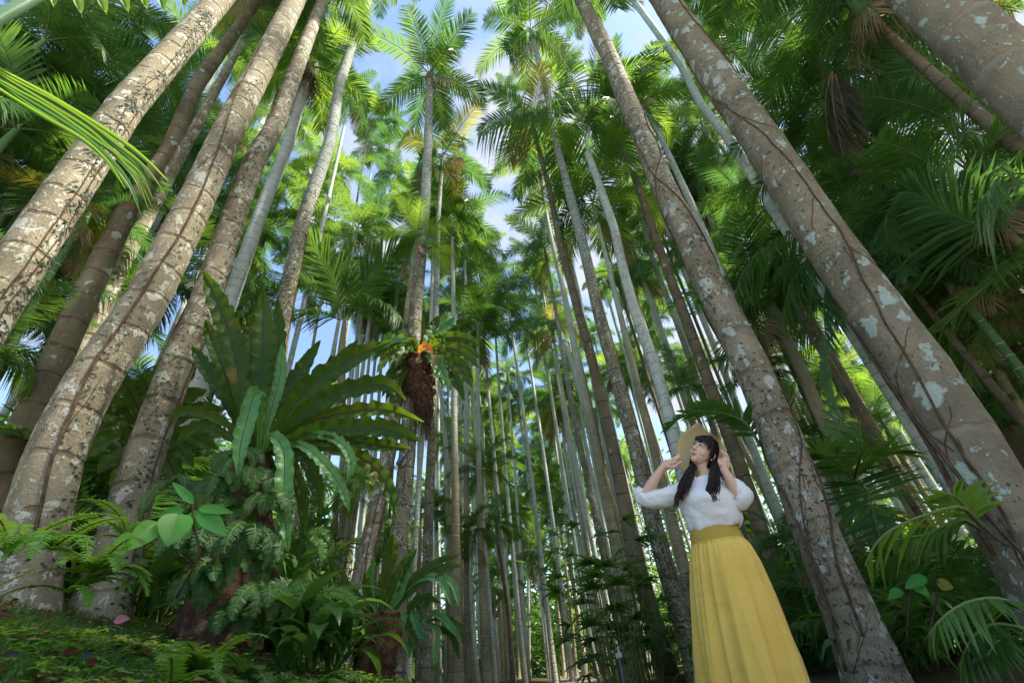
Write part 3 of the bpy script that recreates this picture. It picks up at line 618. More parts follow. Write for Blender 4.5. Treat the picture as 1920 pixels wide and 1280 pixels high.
# the far wood closing the view
def far_wood():
    rn = random.Random(5); mb = MB()
    for i in range(42000):
        a = R_(rn.uniform(-75, 75)); r = rn.uniform(52, 70)
        cx, cy = math.sin(a)*r, math.cos(a)*r
        gap = abs(math.degrees(a)-.8) < 2.2
        zt = 22+5*mnoise.noise(Vector((a*9, 0, 3)))
        if gap: zt = 19
        z = rn.random()**.9*zt
        c = Vector((cx, cy, z)); v = mnoise.noise(c*.35)
        if v < -.15: continue
        az = rn.random()*6.28; d = Vector((math.cos(az), math.sin(az), rn.uniform(-.9, .5))).normalized()
        wd = d.cross(Vector((rn.uniform(-1, 1), rn.uniform(-1, 1), rn.uniform(-1, 1)))).normalized()
        leaflet(mb, c, d, rn.uniform(.8, 2.0), rn.uniform(.2, .5), wd, .3, 0 if mnoise.noise(c*.25+Vector((9, 0, 0))) < .1 else 1, 2)
    for i in range(18000):
        a = R_(rn.uniform(-60, 60) if i % 3 else rn.uniform(-6, 6)); r = rn.uniform(38, 56); c = Vector((math.sin(a)*r, math.cos(a)*r, rn.random()**1.3*4.5))
        az = rn.random()*6.28; d = Vector((math.cos(az), math.sin(az), rn.uniform(-.8, .6))).normalized()
        wd = d.cross(Vector((rn.uniform(-1, 1), rn.uniform(-1, 1), rn.uniform(-1, 1)))).normalized()
        leaflet(mb, c, d, rn.uniform(.4, 1.1), rn.uniform(.1, .28), wd, .3, i % 3 != 0, 2)
    tag(link('far_wood', mb.mesh('far_wood', [M_PALM, M_PALMY])), kind='stuff', label='distant mass of bright green foliage closing the view between the trunks', cat='foliage')
far_wood()
# ------------------------------------------------------------ vines hugging the near trunks
def tree_at(key, z):
    cl = TREES[key]['cl']
    for i in range(len(cl)-1):
        if cl[i+1][0].z >= z:
            a, b = cl[i], cl[i+1]; k = (z-a[0].z)/max(1e-5, b[0].z-a[0].z)
            return a[0].lerp(b[0], max(0, min(1, k))), a[1]+(b[1]-a[1])*k
    return cl[-1]
def vine(key, z0, z1, label, strands=3, leaves=0, seed=0, rad=.009, face=0, wander=.5, lsize=.03, spread=.5):
    rn = random.Random(seed+key*17); root = tag(empty('climbing_vine', TREES[key]['base']), label, 'vine', 'vines climbing the palm trunks'); base = TREES[key]['base']
    c0, _ = tree_at(key, z0); tocam = math.atan2(-c0.y, -c0.x)
    mb = MB(); lf = MB()
    def path(za, zb, a, w, r0):
        z = za; pts = []; rr = []; v = 0; st = .07
        sgn = 1 if zb > za else -1; N = max(4, int(abs(zb-za)/st))
        for i in range(N):
            c, r = tree_at(key, z); v = v*.9+rn.uniform(-1, 1)*.035*w; a += v
            pts.append(Vector((c.x+math.cos(a)*(r+r0*.7), c.y+math.sin(a)*(r+r0*.7), z))-base); rr.append(r0*(1-.5*i/N))
            z += sgn*st
        mb.tube(pts, rr, 5, 0)
        return pts, a
    for s in range(strands):
        a = tocam+face+rn.uniform(-spread, spread)
        pts, _ = path(z0+rn.random()*.4, z1, a, wander, rad*rn.uniform(.6, 1.3))
        for k in range(int((z1-z0)*(1.8 if wander > .8 else .7))):     # short side shoots
            p = rn.choice(pts)+base; c, r = tree_at(key, p.z); a2 = math.atan2(p.y-c.y, p.x-c.x)
            path(p.z, p.z+rn.uniform(.2, .8)*rn.choice((1, 1, -1)), a2, wander*4.5, rad*.36)
    for k in range(leaves):
        z = z0+(z1-z0)*rn.random(); c, r = tree_at(key, z)
        a = tocam+face+.5*math.sin(z*1.7+key)+rn.gauss(0, spread*.8)
        nrm = Vector((math.cos(a), math.sin(a), 0)); tg = Vector((-math.sin(a), math.cos(a), 0))
        p = c+nrm*(r+.004)-base
        d = (tg*rn.choice((-1, 1))+Vector((0, 0, rn.uniform(-.9, .6)))+nrm*rn.uniform(.1, .5)).normalized()
        leaflet(lf, p, d, lsize*rn.uniform(.6, 1.5), lsize*.5, d.cross(nrm).normalized(), .1, 0, 2)
    link('stem', mb.mesh('vine_stem', [M_VINE]), root)
    if leaves: link('leaves', lf.mesh('vine_leaves', [M_VLEAF]), root)
vine(1, 2.0, 9.5, 'dark little-leaved vine spreading over the thick slanting corner trunk', 2, 700, 1, .009, .5, .6, .045, .5)
vine(5, 1.2, 9.5, 'reddish vine running up the largest lichen trunk on the bank', 1, 260, 2, .011, .25, .35, .035, .35)
vine(6, 1.0, 9.5, 'thin leafy vine up the trunk rooted beside the pink petal', 1, 480, 3, .007, .3, .4, .035, .5)
vine(8, 2.0, 9.0, 'dark clinging leaves on the trunk behind the upright nest fern leaves', 1, 800, 4, .006, 0, .6, .035, .6)
vine(13, 2.5, 10, 'small dark leaves clinging to the trunk of the star-crowned palm', 1, 600, 5, .006, 0, .5, .035, .6)
vine(14, .4, 4.5, 'net of fine brown vine stems over the leaning trunk', 3, 60, 6, .006, 0, 1.0, .03, .8)
vine(75, .1, 8.5, 'dark vine looping across the large trunk right of the woman', 3, 300, 7, .009, 0, 1.9, .03, .9)
vine(77, .3, 8.5, 'long twin vine stems along the massive mint-spotted trunk', 3, 60, 8, .012, -.35, 1.1, .03, .5)
vine(70, 1.2, 7.0, 'fine vine net on the dark mottled trunk beside the skirt', 3, 300, 9, .007, 0, 1.3, .03, .9)

# ------------------------------------------------------------ bird's nest ferns
ZV = Vector((0, 0, 1))
def pxp(L): return [at(x, y, r) for x, y, r in L]
def smooth(pts, n=28):
    """Catmull-Rom resample"""
    P = [pts[0]+(pts[0]-pts[1])]+list(pts)+[pts[-1]+(pts[-1]-pts[-2])]; out = []
    m = len(pts)-1
    for i in range(n+1):
        u = i/n*m; k = min(m-1, int(u)); t = u-k; a, b, c, d = P[k:k+4]
        out.append(((b*2)+(c-a)*t+(a*2-b*5+c*4-d)*t*t+(b*3-a-c*3+d)*t**3)*.5)
    return out
def strap(name, parent, pts, w, mats, wav=.22, wn=9, seed=0, nh=None, base=Vector((0, 0, 0)), n=44, vee=.12, taper=.3):
    rn = random.Random(seed); C = smooth(pts, n); mb = MB(); rows = []; ph = rn.random()*6; S0 = None; mb2 = []
    for i, p in enumerate(C):
        t = i/n; Tn = (C[min(n, i+1)]-C[max(0, i-1)]).normalized()
        cd = (CAM-p).normalized()
        N = nh if nh is not None else (cd*.8+Vector((0, 0, .25)))
        S = Tn.cross(N); S = S.normalized() if S.length > .1 else (S0 or Tn.orthogonal()); S0 = S; U = S.cross(Tn).normalized()
        pr = (.22+.78*sst(0, .45, t))*(1 if t < .7 else max(.05, 1-((t-.7)/.3)**1.8*.95))
        row = []
        for u in (-1, -.82, -.55, -.25, -.045, .045, .25, .55, .82, 1):
            side = -1 if u < 0 else 1
            rip = math.sin(wn*6.283*t+ph+side*1.3)*.7+math.sin(wn*13.1*t+ph*2+side)*.35
            notch = 1-(.17*max(0, math.sin(wn*5.1*t+ph+side*2))+.07*max(0, math.sin(wn*13.7*t+ph*2+side*2)))*(1 if abs(u) > .9 else .6 if abs(u) > .7 else 0)
            off = wav*w*rip*abs(u)**2.2*pr*sst(.04, .25, t)+vee*w*abs(u)
            row.append(tuple(p+S*(u*w*.5*pr*notch)+U*off-base))
        rows.append(row)
    b = 0
    mb.quadstrip(rows, 0); nc = 9
    for i in range(n): mb.m[i*nc+4] = 1
    return link(name, mb.mesh(name, mats), parent)
def W(px, rho, x=960, y=900): return px*(at(x, y, rho)-CAM).dot(FW)/880
def root_mass(name, pts, wid, parent, base, fibres=160, fl=.25, seed=1, amp=.18):
    rn = random.Random(seed); C = smooth(pts, 22); mb = MB(); rows = []; n = 26
    for i, p in enumerate(C):
        k = i/22*(len(wid)-1); j = min(len(wid)-2, int(k)); w = wid[j]+(wid[j+1]-wid[j])*(k-j)
        rows.append([])
        for q in range(n):
            a = 2*math.pi*q/n; d = Vector((math.cos(a), math.sin(a), 0))
            nn = mnoise.noise(p*6+d*2.2+Vector((seed, 0, 0)))+.6*mnoise.noise(p*17+d*5)
            rows[-1].append(tuple(p+d*(w*.5*(1+amp*2*nn))-base))
    mb.quadstrip(rows, 0, True)
    mb.f.append(tuple(range(n-1, -1, -1))); mb.m.append(0); e = len(mb.v)-n; mb.f.append(tuple(range(e, e+n))); mb.m.append(0)
    for _ in range(fibres):
        r = rn.choice(rows); q = Vector(rn.choice(r)); L = rn.uniform(.3, 1)*fl; a = rn.random()*6.28
        d = Vector((math.cos(a), math.sin(a), 0))*rn.uniform(.02, .35)
        mb.tube([q, q+d*L*.5+Vector((0, 0, -.35*L)), q+d*L*.7+Vector((rn.uniform(-.04, .04), rn.uniform(-.04, .04), -L))], [.004, .003, .001], 3, 0, False)
    return link(name, mb.mesh(name, [M_FIBRE]), parent)

NM = [M_NEST, M_RIB]; NL = [M_NESTL, M_RIB]
b0 = at(478, 850, 4.3)
nest = tag(empty('nest_fern', b0), 'huge bird nest fern with wavy strap leaves above the dark fibrous stump', 'fern')
BIG = [
 ([(470,850,4.3),(452,740,4.35),(435,640,4.4),(408,570,4.4),(382,510,4.4)], 62, 'd'), ([(466,850,4.35),(440,760,4.45),(418,690,4.5),(398,640,4.6),(385,600,4.6)], 45, 'd'),
 ([(480,850,4.3),(484,740,4.4),(492,640,4.45),(493,545,4.5)], 62, 'd'), ([(474,850,4.4),(468,740,4.6),(470,640,4.7),(476,590,4.7)], 50, 'd'),
 ([(488,850,4.3),(508,770,4.4),(524,710,4.45),(530,640,4.5)], 34, 'l'), ([(486,850,4.4),(512,740,4.7),(522,640,4.8),(520,560,4.8)], 40, 'd'),
 ([(490,848,4.3),(540,775,4.2),(595,715,4.1),(660,672,4.1),(735,640,4.1)], 62, 'd'),
 ([(492,850,4.25),(545,792,4.1),(600,755,4.0),(660,730,3.95),(722,722,3.95),(762,752,3.95)], 56, 'd'),
 ([(494,852,4.3),(560,800,4.2),(640,775,4.1),(720,768,4.1),(795,792,4.1)], 44, 'd'),
 ([(494,852,4.2),(570,815,4.0),(660,802,3.9),(730,806,3.85),(792,830,3.85)], 58, 'd'),
 ([(494,856,4.2),(570,830,4.05),(650,826,4.0),(720,836,4.0),(772,842,4.0)], 42, 'd'),
 ([(490,850,4.4),(560,760,4.6),(630,690,4.7),(670,640,4.7)], 50, 'd'),
 ([(484,848,4.2),(488,775,4.0),(478,738,3.85),(462,790,3.7),(450,840,3.65),(446,895,3.65)], 50, 'l'),
 ([(490,850,4.2),(512,818,4.0),(532,850,3.85),(532,920,3.8),(534,970,3.8),(540,1035,3.8)], 54, 'l'),
 ([(500,845,4.2),(575,815,4.0),(632,825,3.9),(658,862,3.85),(652,905,3.85)], 30, 'l'),
 ([(500,850,4.2),(560,834,4.0),(606,868,3.9),(640,915,3.9),(655,960,3.9)], 34, 'l'),
 ([(500,850,4.3),(600,838,4.2),(680,860,4.1),(722,905,4.1),(745,975,4.1)], 44, 'd'),
 ([(500,850,4.3),(560,850,4.2),(590,900,4.15),(600,960,4.15)], 42, 'd'),
 ([(470,850,4.3),(430,800,4.3),(380,775,4.3),(340,772,4.3),(315,790,4.3)], 34, 'd'), ([(468,852,4.3),(420,815,4.4),(370,800,4.5),(330,830,4.5)], 36, 'd'),
 ([(470,850,4.4),(420,745,4.7),(385,690,4.9),(360,650,5.0)], 40, 'd'), ([(472,852,4.3),(440,850,4.15),(415,880,4.1),(405,930,4.1)], 36, 'l'),
 ([(480,850,4.4),(520,760,4.9),(560,700,5.1),(600,640,5.2)], 44, 'd'), ([(490,850,4.3),(540,860,4.3),(565,930,4.3),(570,1000,4.3)], 34, 'd'),
 ([(478,850,4.3),(455,800,4.6),(450,700,4.9),(445,640,5)], 50, 'd'),
]
for i, (p, w, k) in enumerate(BIG):
    strap('frond', nest, pxp(p), W(w*.67, p[-2][2], p[-2][0], p[-2][1]), NM if k == 'd' else NL, wav=.28 if k == 'd' else .34, wn=12 if k == 'd' else 14, vee=.2, seed=i, base=b0)
st0 = at(440, 1180, 4.3); st0.z = ground_z(st0.x, st0.y)
stump = tag(empty('fibrous_stump', st0), 'dark brown fibrous stump draped with ferns under the huge nest fern', 'stump')
root_mass('trunk', [at(480, 850, 4.4), at(462, 930, 4.42), at(440, 1050, 4.45), Vector((st0.x, st0.y, st0.z-.1))], [.26, .40, .52, .6], stump, st0, 420, .3, 3)

E0 = TREES[13]['rho']; e0 = at(786, 672, E0-.15)
ep = tag(empty('nest_fern', e0), 'bird nest fern perched high on the centre trunk with one orange leaf', 'fern')
tips = [(714,655,.1),(706,700,0),(716,745,-.1),(735,620,.2),(758,598,.3),(788,590,.3),(822,592,.2),(852,596,.1),(882,628,0),(902,650,-.1),(898,690,-.2),(886,728,-.3),(872,752,-.3),(742,690,-.4),(842,735,-.4),(760,640,-.5),(835,640,-.4),(730,770,-.2),(865,610,.3),(700,675,.3),(850,700,-.4)]
for i, (x, y, dr) in enumerate(tips+[(x*.93+788*.07+random.uniform(-12,12), y*.93+45+random.uniform(-14,10), dr+.15) for x, y, dr in tips]):
    x0, y0 = 788, 668; up = 26 if y > 640 else 4
    P = pxp([(x0, y0, E0-.15), (x0+(x-x0)*.4, y0+(y-y0)*.4-up, E0-.15+dr*.6), (x0+(x-x0)*.75, y0+(y-y0)*.7-up*.8, E0-.15+dr), (x, y, E0-.15+dr)])
    strap('frond', ep, P, W(19, E0, x, y), NM if i % 7 else NL, wav=.25, wn=7, seed=90+i, base=e0, n=26)
strap('withered_frond', ep, pxp([(786,662,E0-.4),(792,650,E0-.6),(800,652,E0-.7),(812,662,E0-.75)]), W(20, E0), [M_NESTO, M_NESTO], .2, 4, 5, base=e0, n=20)
strap('withered_frond', ep, pxp([(808,656,E0-.6),(814,670,E0-.7),(812,690,E0-.7)]), W(12, E0), [M_DEAD, M_DEAD], .2, 3, 6, base=e0, n=16)
root_mass('roots', [at(782, 662, E0-.1), at(780, 690, E0-.12), at(785, 730, E0-.12), at(797, 768, E0-.15), at(800, 790, E0-.1)], [.34, .52, .46, .26, .10], ep, e0, 520, .55, 5, .3)

r0 = 5.0; s0 = at(708, 1165, r0)
sm = tag(empty('nest_fern', s0), 'small bird nest fern rising from a brown root cone beside the path', 'fern')
SM = [([(712,1155),(720,1100),(733,1041),(737,1000)],28,'d'),([(722,1155),(738,1105),(756,1062),(783,1028)],24,'d'),([(728,1155),(768,1092),(820,1054),(862,1041)],17,'d'),([(730,1157),(780,1100),(831,1066),(866,1060)],18,'d'),
 ([(706,1155),(694,1090),(702,1048)],16,'l'),([(700,1155),(688,1110),(684,1070)],16,'d'),([(728,1158),(775,1090),(822,1085),(850,1138)],17,'l'),([(730,1156),(790,1085),(845,1090),(862,1140)],16,'l'),([(716,1155),(745,1120),(765,1060),(770,1035)],20,'l'),([(706,1157),(672,1120),(640,1100),(618,1110)],18,'d'),([(706,1157),(660,1140),(630,1160),(620,1190)],18,'d')]
for i, (p, w, k) in enumerate(SM):
    P = [at(x, y, r0-.05*j) for j, (x, y) in enumerate(p)]
    strap('frond', sm, P, W(w, r0, 710, 1130), NM if k == 'd' else NL, wav=.13, wn=7, seed=140+i, base=s0, n=32)
root_mass('roots', [at(712, 1150, r0), at(708, 1190, r0), at(700, 1250, r0), at(694, 1340, r0)], [.34, .36, .34, .36], sm, s0, 300, .2, 8)
s1 = at(795, 1165, 6.6)
s2 = tag(empty('nest_fern', s1), 'curly pale-leaved nest fern clasping the flecked trunk low beside the path', 'fern')
for i, (p, w) in enumerate([([(790,1168),(770,1140),(795,1120),(826,1130)],17),([(795,1168),(815,1150),(840,1168),(860,1196)],15),([(790,1168),(775,1150),(785,1180),(803,1204)],17),([(785,1168),(768,1165),(770,1190),(788,1215)],15),([(800,1168),(820,1180),(818,1220),(815,1250)],12),([(790,1165),(800,1130),(812,1118)],15),([(795,1165),(830,1160),(862,1175),(870,1210)],13),([(780,1165),(762,1150),(755,1170)],12),([(783,1170),(770,1200),(768,1235)],12),([(800,1165),(845,1190),(862,1235)],12)]):
    strap('frond', s2, [at(x, y, 6.6-.08*j) for j, (x, y) in enumerate(p)], W(w, 6.6, 790, 1160), NL if i % 3 else NM, wav=.28, wn=5, seed=170+i, base=s1, n=26)
# dark nest fern at the back of the bank
d0 = at(285, 830, 6.2)
dk = tag(empty('nest_fern', d0), 'dark scalloped nest fern in the shade between the two bank trunks', 'fern')
for i in range(15):
    a = R_(-175+i*24+random.uniform(-8, 8)); l = random.uniform(90, 170)
    x, y = 285+math.cos(a)*l, 800+math.sin(a)*l*.9
    strap('frond', dk, [at(285, 830, 6.2), at(285+(x-285)*.45, 830+(y-830)*.5-25, 6.1), at(x, y, 6.0)], W(34, 6.2, 285, 800), NM, wav=.2, wn=6, seed=200+i, base=d0, n=24)

# ------------------------------------------------------------ sword ferns
def sword_fern(px, py, rho, nf, L, label, mat=None, hang=.5, seed=0, onground=False, ll=.06, spread=1.3, parent=None, grp='ferns on the bank and the stump'):
    rn = random.Random(seed+int(px)*7); c = at(px, py, rho)
    if onground: c.z = ground_z(c.x, c.y)+.01
    tocam = math.atan2(-c.y, -c.x); mb = MB()
    for i in range(nf):
        az = tocam+rn.uniform(-spread, spread); l = L*rn.uniform(.6, 1.15)
        el = rn.uniform(10, 60) if hang < .6 else rn.uniform(-30, 30)
        pts = arch(az, el, l, 60+60*hang*rn.uniform(.8, 1.2), 9)
        frond(mb, pts, ll*rn.uniform(.85, 1.2), ll*.26, 30, droop=.15, vee=.05, bare=.06, mi=0, ri=1, rr=.0035, segs=2, rnd=rn, sweep=(60, 85), tipL=.25, basew=.8, side_up=None if hang < .6 else Vector((math.cos(tocam), math.sin(tocam), .4)))
    o = link('sword_fern', mb.mesh('sword_fern', [mat or M_FERN, M_RACH]), None, c)
    tag(o, label, 'fern', grp)
SFL = 'sword fern hanging from the dark stump under the nest fern'
for i, (x, y, nf, L) in enumerate([(400,900,6,.34),(440,900,6,.34),(475,880,6,.30),(500,925,6,.34),(440,850,5,.28),(455,950,6,.3),(395,985,6,.36),(470,985,6,.38),(520,1030,6,.40),(420,1050,6,.36),(375,1075,5,.32),(500,1100,6,.40),(455,1140,5,.3),(545,1090,5,.42),(355,1010,4,.3)]):
    sword_fern(x, y, 4.0-.06*(i % 4), nf, L, SFL, hang=.9, seed=i, ll=.058)
for i, (x, y, r, nf, L, m, lab) in enumerate([
 (15,1040,3.0,6,.42,'b','bright yellow-green fern sprig at the left edge before the largest trunk'),(95,1030,3.1,5,.42,'b','bright fern sprig crossing the foot of the largest bank trunk'),(175,1075,3.0,7,.4,'b','fresh fern tuft between the two bank trunk feet'),
 (130,1110,3.0,5,.35,'b','small bright fern before the gap between the bank trunks'),(240,1010,3.3,4,.4,'b','fern frond reaching out beneath the round-leaved seedling'),
 (340,1215,2.5,9,.3,'b','low bright fern in the grass right of the pink petal'),(390,1200,2.9,9,.34,'b','lush bright fern at the rim of the bank'),(300,1170,3.1,7,.34,'f','green fern at the top of the grassy rim'),
 (450,1265,2.2,9,.28,'b','fern at the bottom edge left of the strap leaves'),(530,1268,2.6,9,.3,'f','fern frond spray at the very bottom below the strap leaves'),(470,1235,3.0,8,.32,'f','soft green fern below the fern-draped stump'),(590,1262,3.3,6,.3,'f','last small fern where the bank meets the path'),
 (600,1110,3.9,4,.42,'b','bright drooping fern frond left of the leaning trunk'),(560,1000,4.4,5,.4,'f','fern hanging behind the pale nest fern tips'),(320,900,4.4,6,.5,'f','fern at the upper left of the stump')]):
    sword_fern(x, y, r, nf, L, lab, M_FERNB if m == 'b' else M_FERN, .45 if r < 3.4 else .7, i+40, onground=y > 1150, ll=.05, grp=None)

# ------------------------------------------------------------ broad ovate leaves
def ovate(mb, a, b, w, nh=None, mi=0, fold=.12):
    d = b-a; L = d.length; T_ = d.normalized(); N = nh or (CAM-a).normalized(); S = T_.cross(N).normalized(); U = S.cross(T_).normalized(); rows = []
    for i in range(9):
        t = i/8; pr = math.sin(math.pi*min(1, t*.97+.03)**.8)**.75 if 0 < t < 1 else .04
        p = a+T_*(L*t)-U*(L*.18*t*t)
        rows.append([tuple(p+S*(u*w*.5*pr)+U*(fold*w*abs(u)**1.5*pr)) for u in (-1, -.5, -.03, .03, .5, 1)])
    b_ = len(mb.f); mb.quadstrip(rows, mi)
    for i in range(8): mb.m[b_+i*5+2] = 1
def seedling(name, stem, leaves, mat, label, cat='plant', vein=None):
    base = at(*stem[0]); root = tag(empty(name, base), label, cat)
    mb = MB(); mb.tube([p-base for p in smooth(pxp(stem), 12)], .006, 5, 0); link('stem', mb.mesh('stem', [M_VINE]), root)
    for a, b, w in leaves:
        mb = MB(); A = at(*a); B = at(*b); ovate(mb, A-base, B-base, W(w, a[2], a[0], a[1])*1.0, (CAM-A).normalized()+Vector((0, 0, .3)))
        link('leaf', mb.mesh('leaf', [mat, vein or M_RACH]), root)
q = 3.1
seedling('seedling', [(330,1120,3.3),(372,1040,q),(362,985,q),(362,945,q)], [((335,962,q),(318,1014,q-.1),54),((296,978,q),(247,1022,q-.1),40),((255,1000,q),(212,1040,q-.1),34),((345,955,q),(294,966,q),20),((350,966,q),(384,984,q),34),((372,958,q),(422,996,q-.1),32),((372,952,q),(432,956,q-.1),18),((363,944,q),(324,900,q),16),((340,1000,q),(300,985,q+.1),20)], M_ROUND, 'seedling with big round bright green leaves leaning out before the stump')
seedling('shrub', [(1740,1200,4.2),(1752,1140,4.2),(1760,1090,4.1)], [((1756,1092,4.1),(1788,1100,4.1),22)], M_PALMG, 'single yellow-green oval leaf among the dark plants at right')
seedling('shrub', [(1700,1200,4.4),(1705,1130,4.4),(1715,1095,4.4)], [((1735,1080,4.4),(1700,1098,4.3),22),((1715,1095,4.4),(1738,1112,4.3),18),((1690,1105,4.4),(1668,1118,4.3),18)], M_ROUND, 'round-leaved sapling low behind the drooping frond at right')

# clumps of broad strap-shaped ground leaves
def strap_clump(px, py, rho, n, L, label, seed=0, mat=None, w=.055, kind='strap_leaf_plant', grp=None):
    rn = random.Random(seed); c = at(px, py, rho); c.z = ground_z(c.x, c.y); mb = MB()
    for i in range(n):
        az = rn.random()*6.28; l = L*rn.uniform(.6, 1.2)
        pts = arch(az, rn.uniform(55, 85), l, rn.uniform(90, 150), 9, Vector((rn.uniform(-.12, .12), rn.uniform(-.12, .12), rn.random()*.25)))
        S = Vector((-math.sin(az), math.cos(az), 0)); rows = []
        for j, p in enumerate(pts):
            t = j/8; pr = (.15+.85*sst(0, .45, t))*(1-sst(.6, 1.05, t))
            dz = .25*w*pr
            rows.append([tuple(p-S*w*pr+Vector((0, 0, dz))), tuple(p), tuple(p+S*w*pr+Vector((0, 0, dz)))])
        mb.quadstrip(rows, 0)
    o = link(kind, mb.mesh(kind, [mat or M_BROAD]), None, c); tag(o, label, 'plant', grp)
for i, (x, y, r, n, L) in enumerate([(600,1240,3.9,20,.6),(560,1200,4.2,20,.8),(640,1230,4.9,14,.5),(620,1300,3.8,14,.5),(520,1200,4.6,18,.8),(100,980,6.5,18,1.0),(250,1000,6,18,.9),(300,1080,5.2,18,.8),(400,1150,5.0,16,.7),(30,1000,7,18,1.0),(140,900,8,18,1.3),(560,1250,3.6,14,.5)]):
    strap_clump(x, y, r, n, L, 'clump of drooping dark strap leaves between the trunk feet on the bank', i+300, grp='strap-leaved clumps on the bank')

# lady palm clumps right of the path and dark low growth at right
FANS = [make_fan(60+i, 70) for i in range(3)]
for i, (x, y, r, s) in enumerate([(1160,1280,7.2,.95),(1215,1285,8.0,.75)]):
    c = at(x, y, r); root = tag(empty('lady_palm', (c.x, c.y, ground_z(c.x, c.y)), i*1.3), 'dark lady palm clump with finger-like leaves at the foot of the right row', 'palm', 'lady palms along the right row')
    o = link('fronds', FANS[i % 3], root); o.scale = (s, s, s)
for i, (x, y, r, s) in enumerate([(1700,1250,7,.6),(1830,1230,6.5,.5),(1900,1150,7.5,.6),(1760,1130,8.2,.6),(1620,1060,9,.7),(1490,1000,9.5,.8),(1560,1250,8,.6),(1440,1250,9.5,.7),(1860,1000,9.5,.8),(1380,1250,10,.8),(1920,950,9.5,.9),
                                  (80,950,8,1.0),(250,900,8,.9),(180,780,9.5,1.1),(420,760,8.5,1.0),(560,900,9,.8),(350,640,9.5,1.0),(680,820,16,1.2),(500,620,11,1.2)]):
    c = at(x, y, r); root = tag(empty('low_palm', (c.x, c.y, ground_z(c.x, c.y)), i*2.1), 'dark low palm crowding the shaded ground beside the trunks', 'low palm', 'low palms between the trunks')
    o = link('fronds', LOWS[i % 5], root); zs = max(s, (c.z-root.location.z)/2.3); o.scale = (s, s, min(zs, s*2.2))
for i in range(46):
    a = R_(rnd.uniform(14, 50)); r = rnd.uniform(4.6, 9); x, y = math.sin(a)*r, math.cos(a)*r
    if x < 1.7: continue
    mbq = at(0, 0, 1)
    strap_clump(*proj(Vector((x, y, .2)))[:2], r, 14, rnd.uniform(.35, .7), 'dark leafy undergrowth clump in the shade at right', i+500, M_BROAD if i % 2 else M_PALMD, .045, 'undergrowth_plant', 'undergrowth clumps in the shade at right')

# ------------------------------------------------------------ single fronds the photograph shows close up
def px_frond(name, parent, base, P, ll, w, mat, n=34, **k):
    mb = MB(); frond(mb, [p-base for p in smooth(pxp(P), 12)], ll, w, n, **k); return link(name, mb.mesh(name, [mat, M_RACH]), parent)
def frond_plant(name, label, base, fronds, cat='palm', stem=None):
    b = at(*base); root = tag(empty(name, b), label, cat)
    if stem:
        mb = MB(); mb.tube([p-b for p in pxp(stem[0])], stem[1], 8, 0); link('stem', mb.mesh('stem', [stem[2]]), root)
    for P, ll, w, mat, kw in fronds: px_frond('frond', root, b, P, ll, w, mat, **kw)
    return root
rr_ = 8.5
frond_plant('understory_palm', 'young palm with long dark feather leaves above the huge nest fern', (640, 660, rr_), [
 ([(645,600,rr_),(629,542,rr_-.3),(606,492,rr_-.5),(576,445,rr_-.6)], .85, .055, M_PALM, dict(droop=.1, vee=.1, sweep=(30, 60), n=40)),
 ([(645,598,rr_),(689,530,rr_-.3),(737,480,rr_-.5),(775,458,rr_-.6)], .95, .06, M_PALM, dict(droop=.1, vee=.1, sweep=(30, 60), n=40)),
 ([(640,600,rr_),(591,583,rr_-.4),(552,580,rr_-.8)], .6, .05, M_PALMD, dict(droop=.5, vee=0)),
 ([(650,600,rr_),(690,562,rr_-.4),(735,575,rr_-.8),(752,600,rr_-1)], .7, .05, M_PALM, dict(droop=.6, vee=0)),
 ([(645,598,rr_),(648,540,rr_+.3),(655,480,rr_+.5),(640,430,rr_+.5)], .8, .05, M_PALMY, dict(droop=.2, vee=.1)),
 ([(645,600,rr_),(612,560,rr_+.3),(560,520,rr_+.5),(540,500,rr_+.5)], .7, .05, M_PALM, dict(droop=.3, vee=.1))], stem=([(640, 780, rr_), (640, 660, rr_), (646, 598, rr_)], [.09, .08, .04], BARK['brown']))
frond_plant('understory_palm', 'glossy broad-fingered frond reaching over behind the straw hat', (1420, 830, 4.6), [
 ([(1425,835,4.6),(1395,790,4.5),(1340,772,4.4),(1290,775,4.3),(1250,800,4.25)], .30, .055, M_PALMD, dict(droop=.15, vee=.1, n=20, sweep=(40, 60), bare=.08)),
 ([(1430,840,4.7),(1470,800,4.9),(1480,750,5.0),(1478,720,5.0)], .32, .05, M_PALMD, dict(droop=.2, n=18))])
frond_plant('understory_palm', 'light green frond with hanging brown-tipped leaflets left of the massive trunk foot', (1830, 975, 3.9), [
 ([(1840,985,3.9),(1804,951,3.7),(1750,960,3.5),(1685,985,3.4),(1645,1015,3.35),(1622,1060,3.35)], .30, .030, M_PALMY, dict(one=1, droop=.5, vee=-.25, n=17, sweep=(40, 70), bare=.12, segs=4)),
 ([(1840,990,4.0),(1800,975,4.0),(1740,1000,4.0),(1690,1010,4.0)], .25, .03, M_PALM, dict(droop=.4, n=18, vee=-.1)),
 ([(1840,985,3.9),(1790,930,3.8),(1755,935,3.8)], .25, .03, M_PALMY, dict(droop=.3, n=12))])
frond_plant('understory_palm', 'olive drooping frond with curled tips low at the right edge', (1930, 1140, 3.8), [
 ([(1930,1145,3.8),(1870,1122,3.6),(1810,1130,3.5),(1765,1160,3.4),(1742,1190,3.4)], .24, .022, M_PALM, dict(droop=.5, vee=-.2, n=24)),
 ([(1930,1180,3.8),(1860,1170,3.6),(1820,1200,3.5),(1800,1250,3.5)], .24, .022, M_PALM, dict(droop=.5, vee=-.2, n=24)),
 ([(1930,1230,3.6),(1880,1200,3.5),(1850,1230,3.4)], .2, .02, M_PALMD, dict(droop=.5, n=20))])
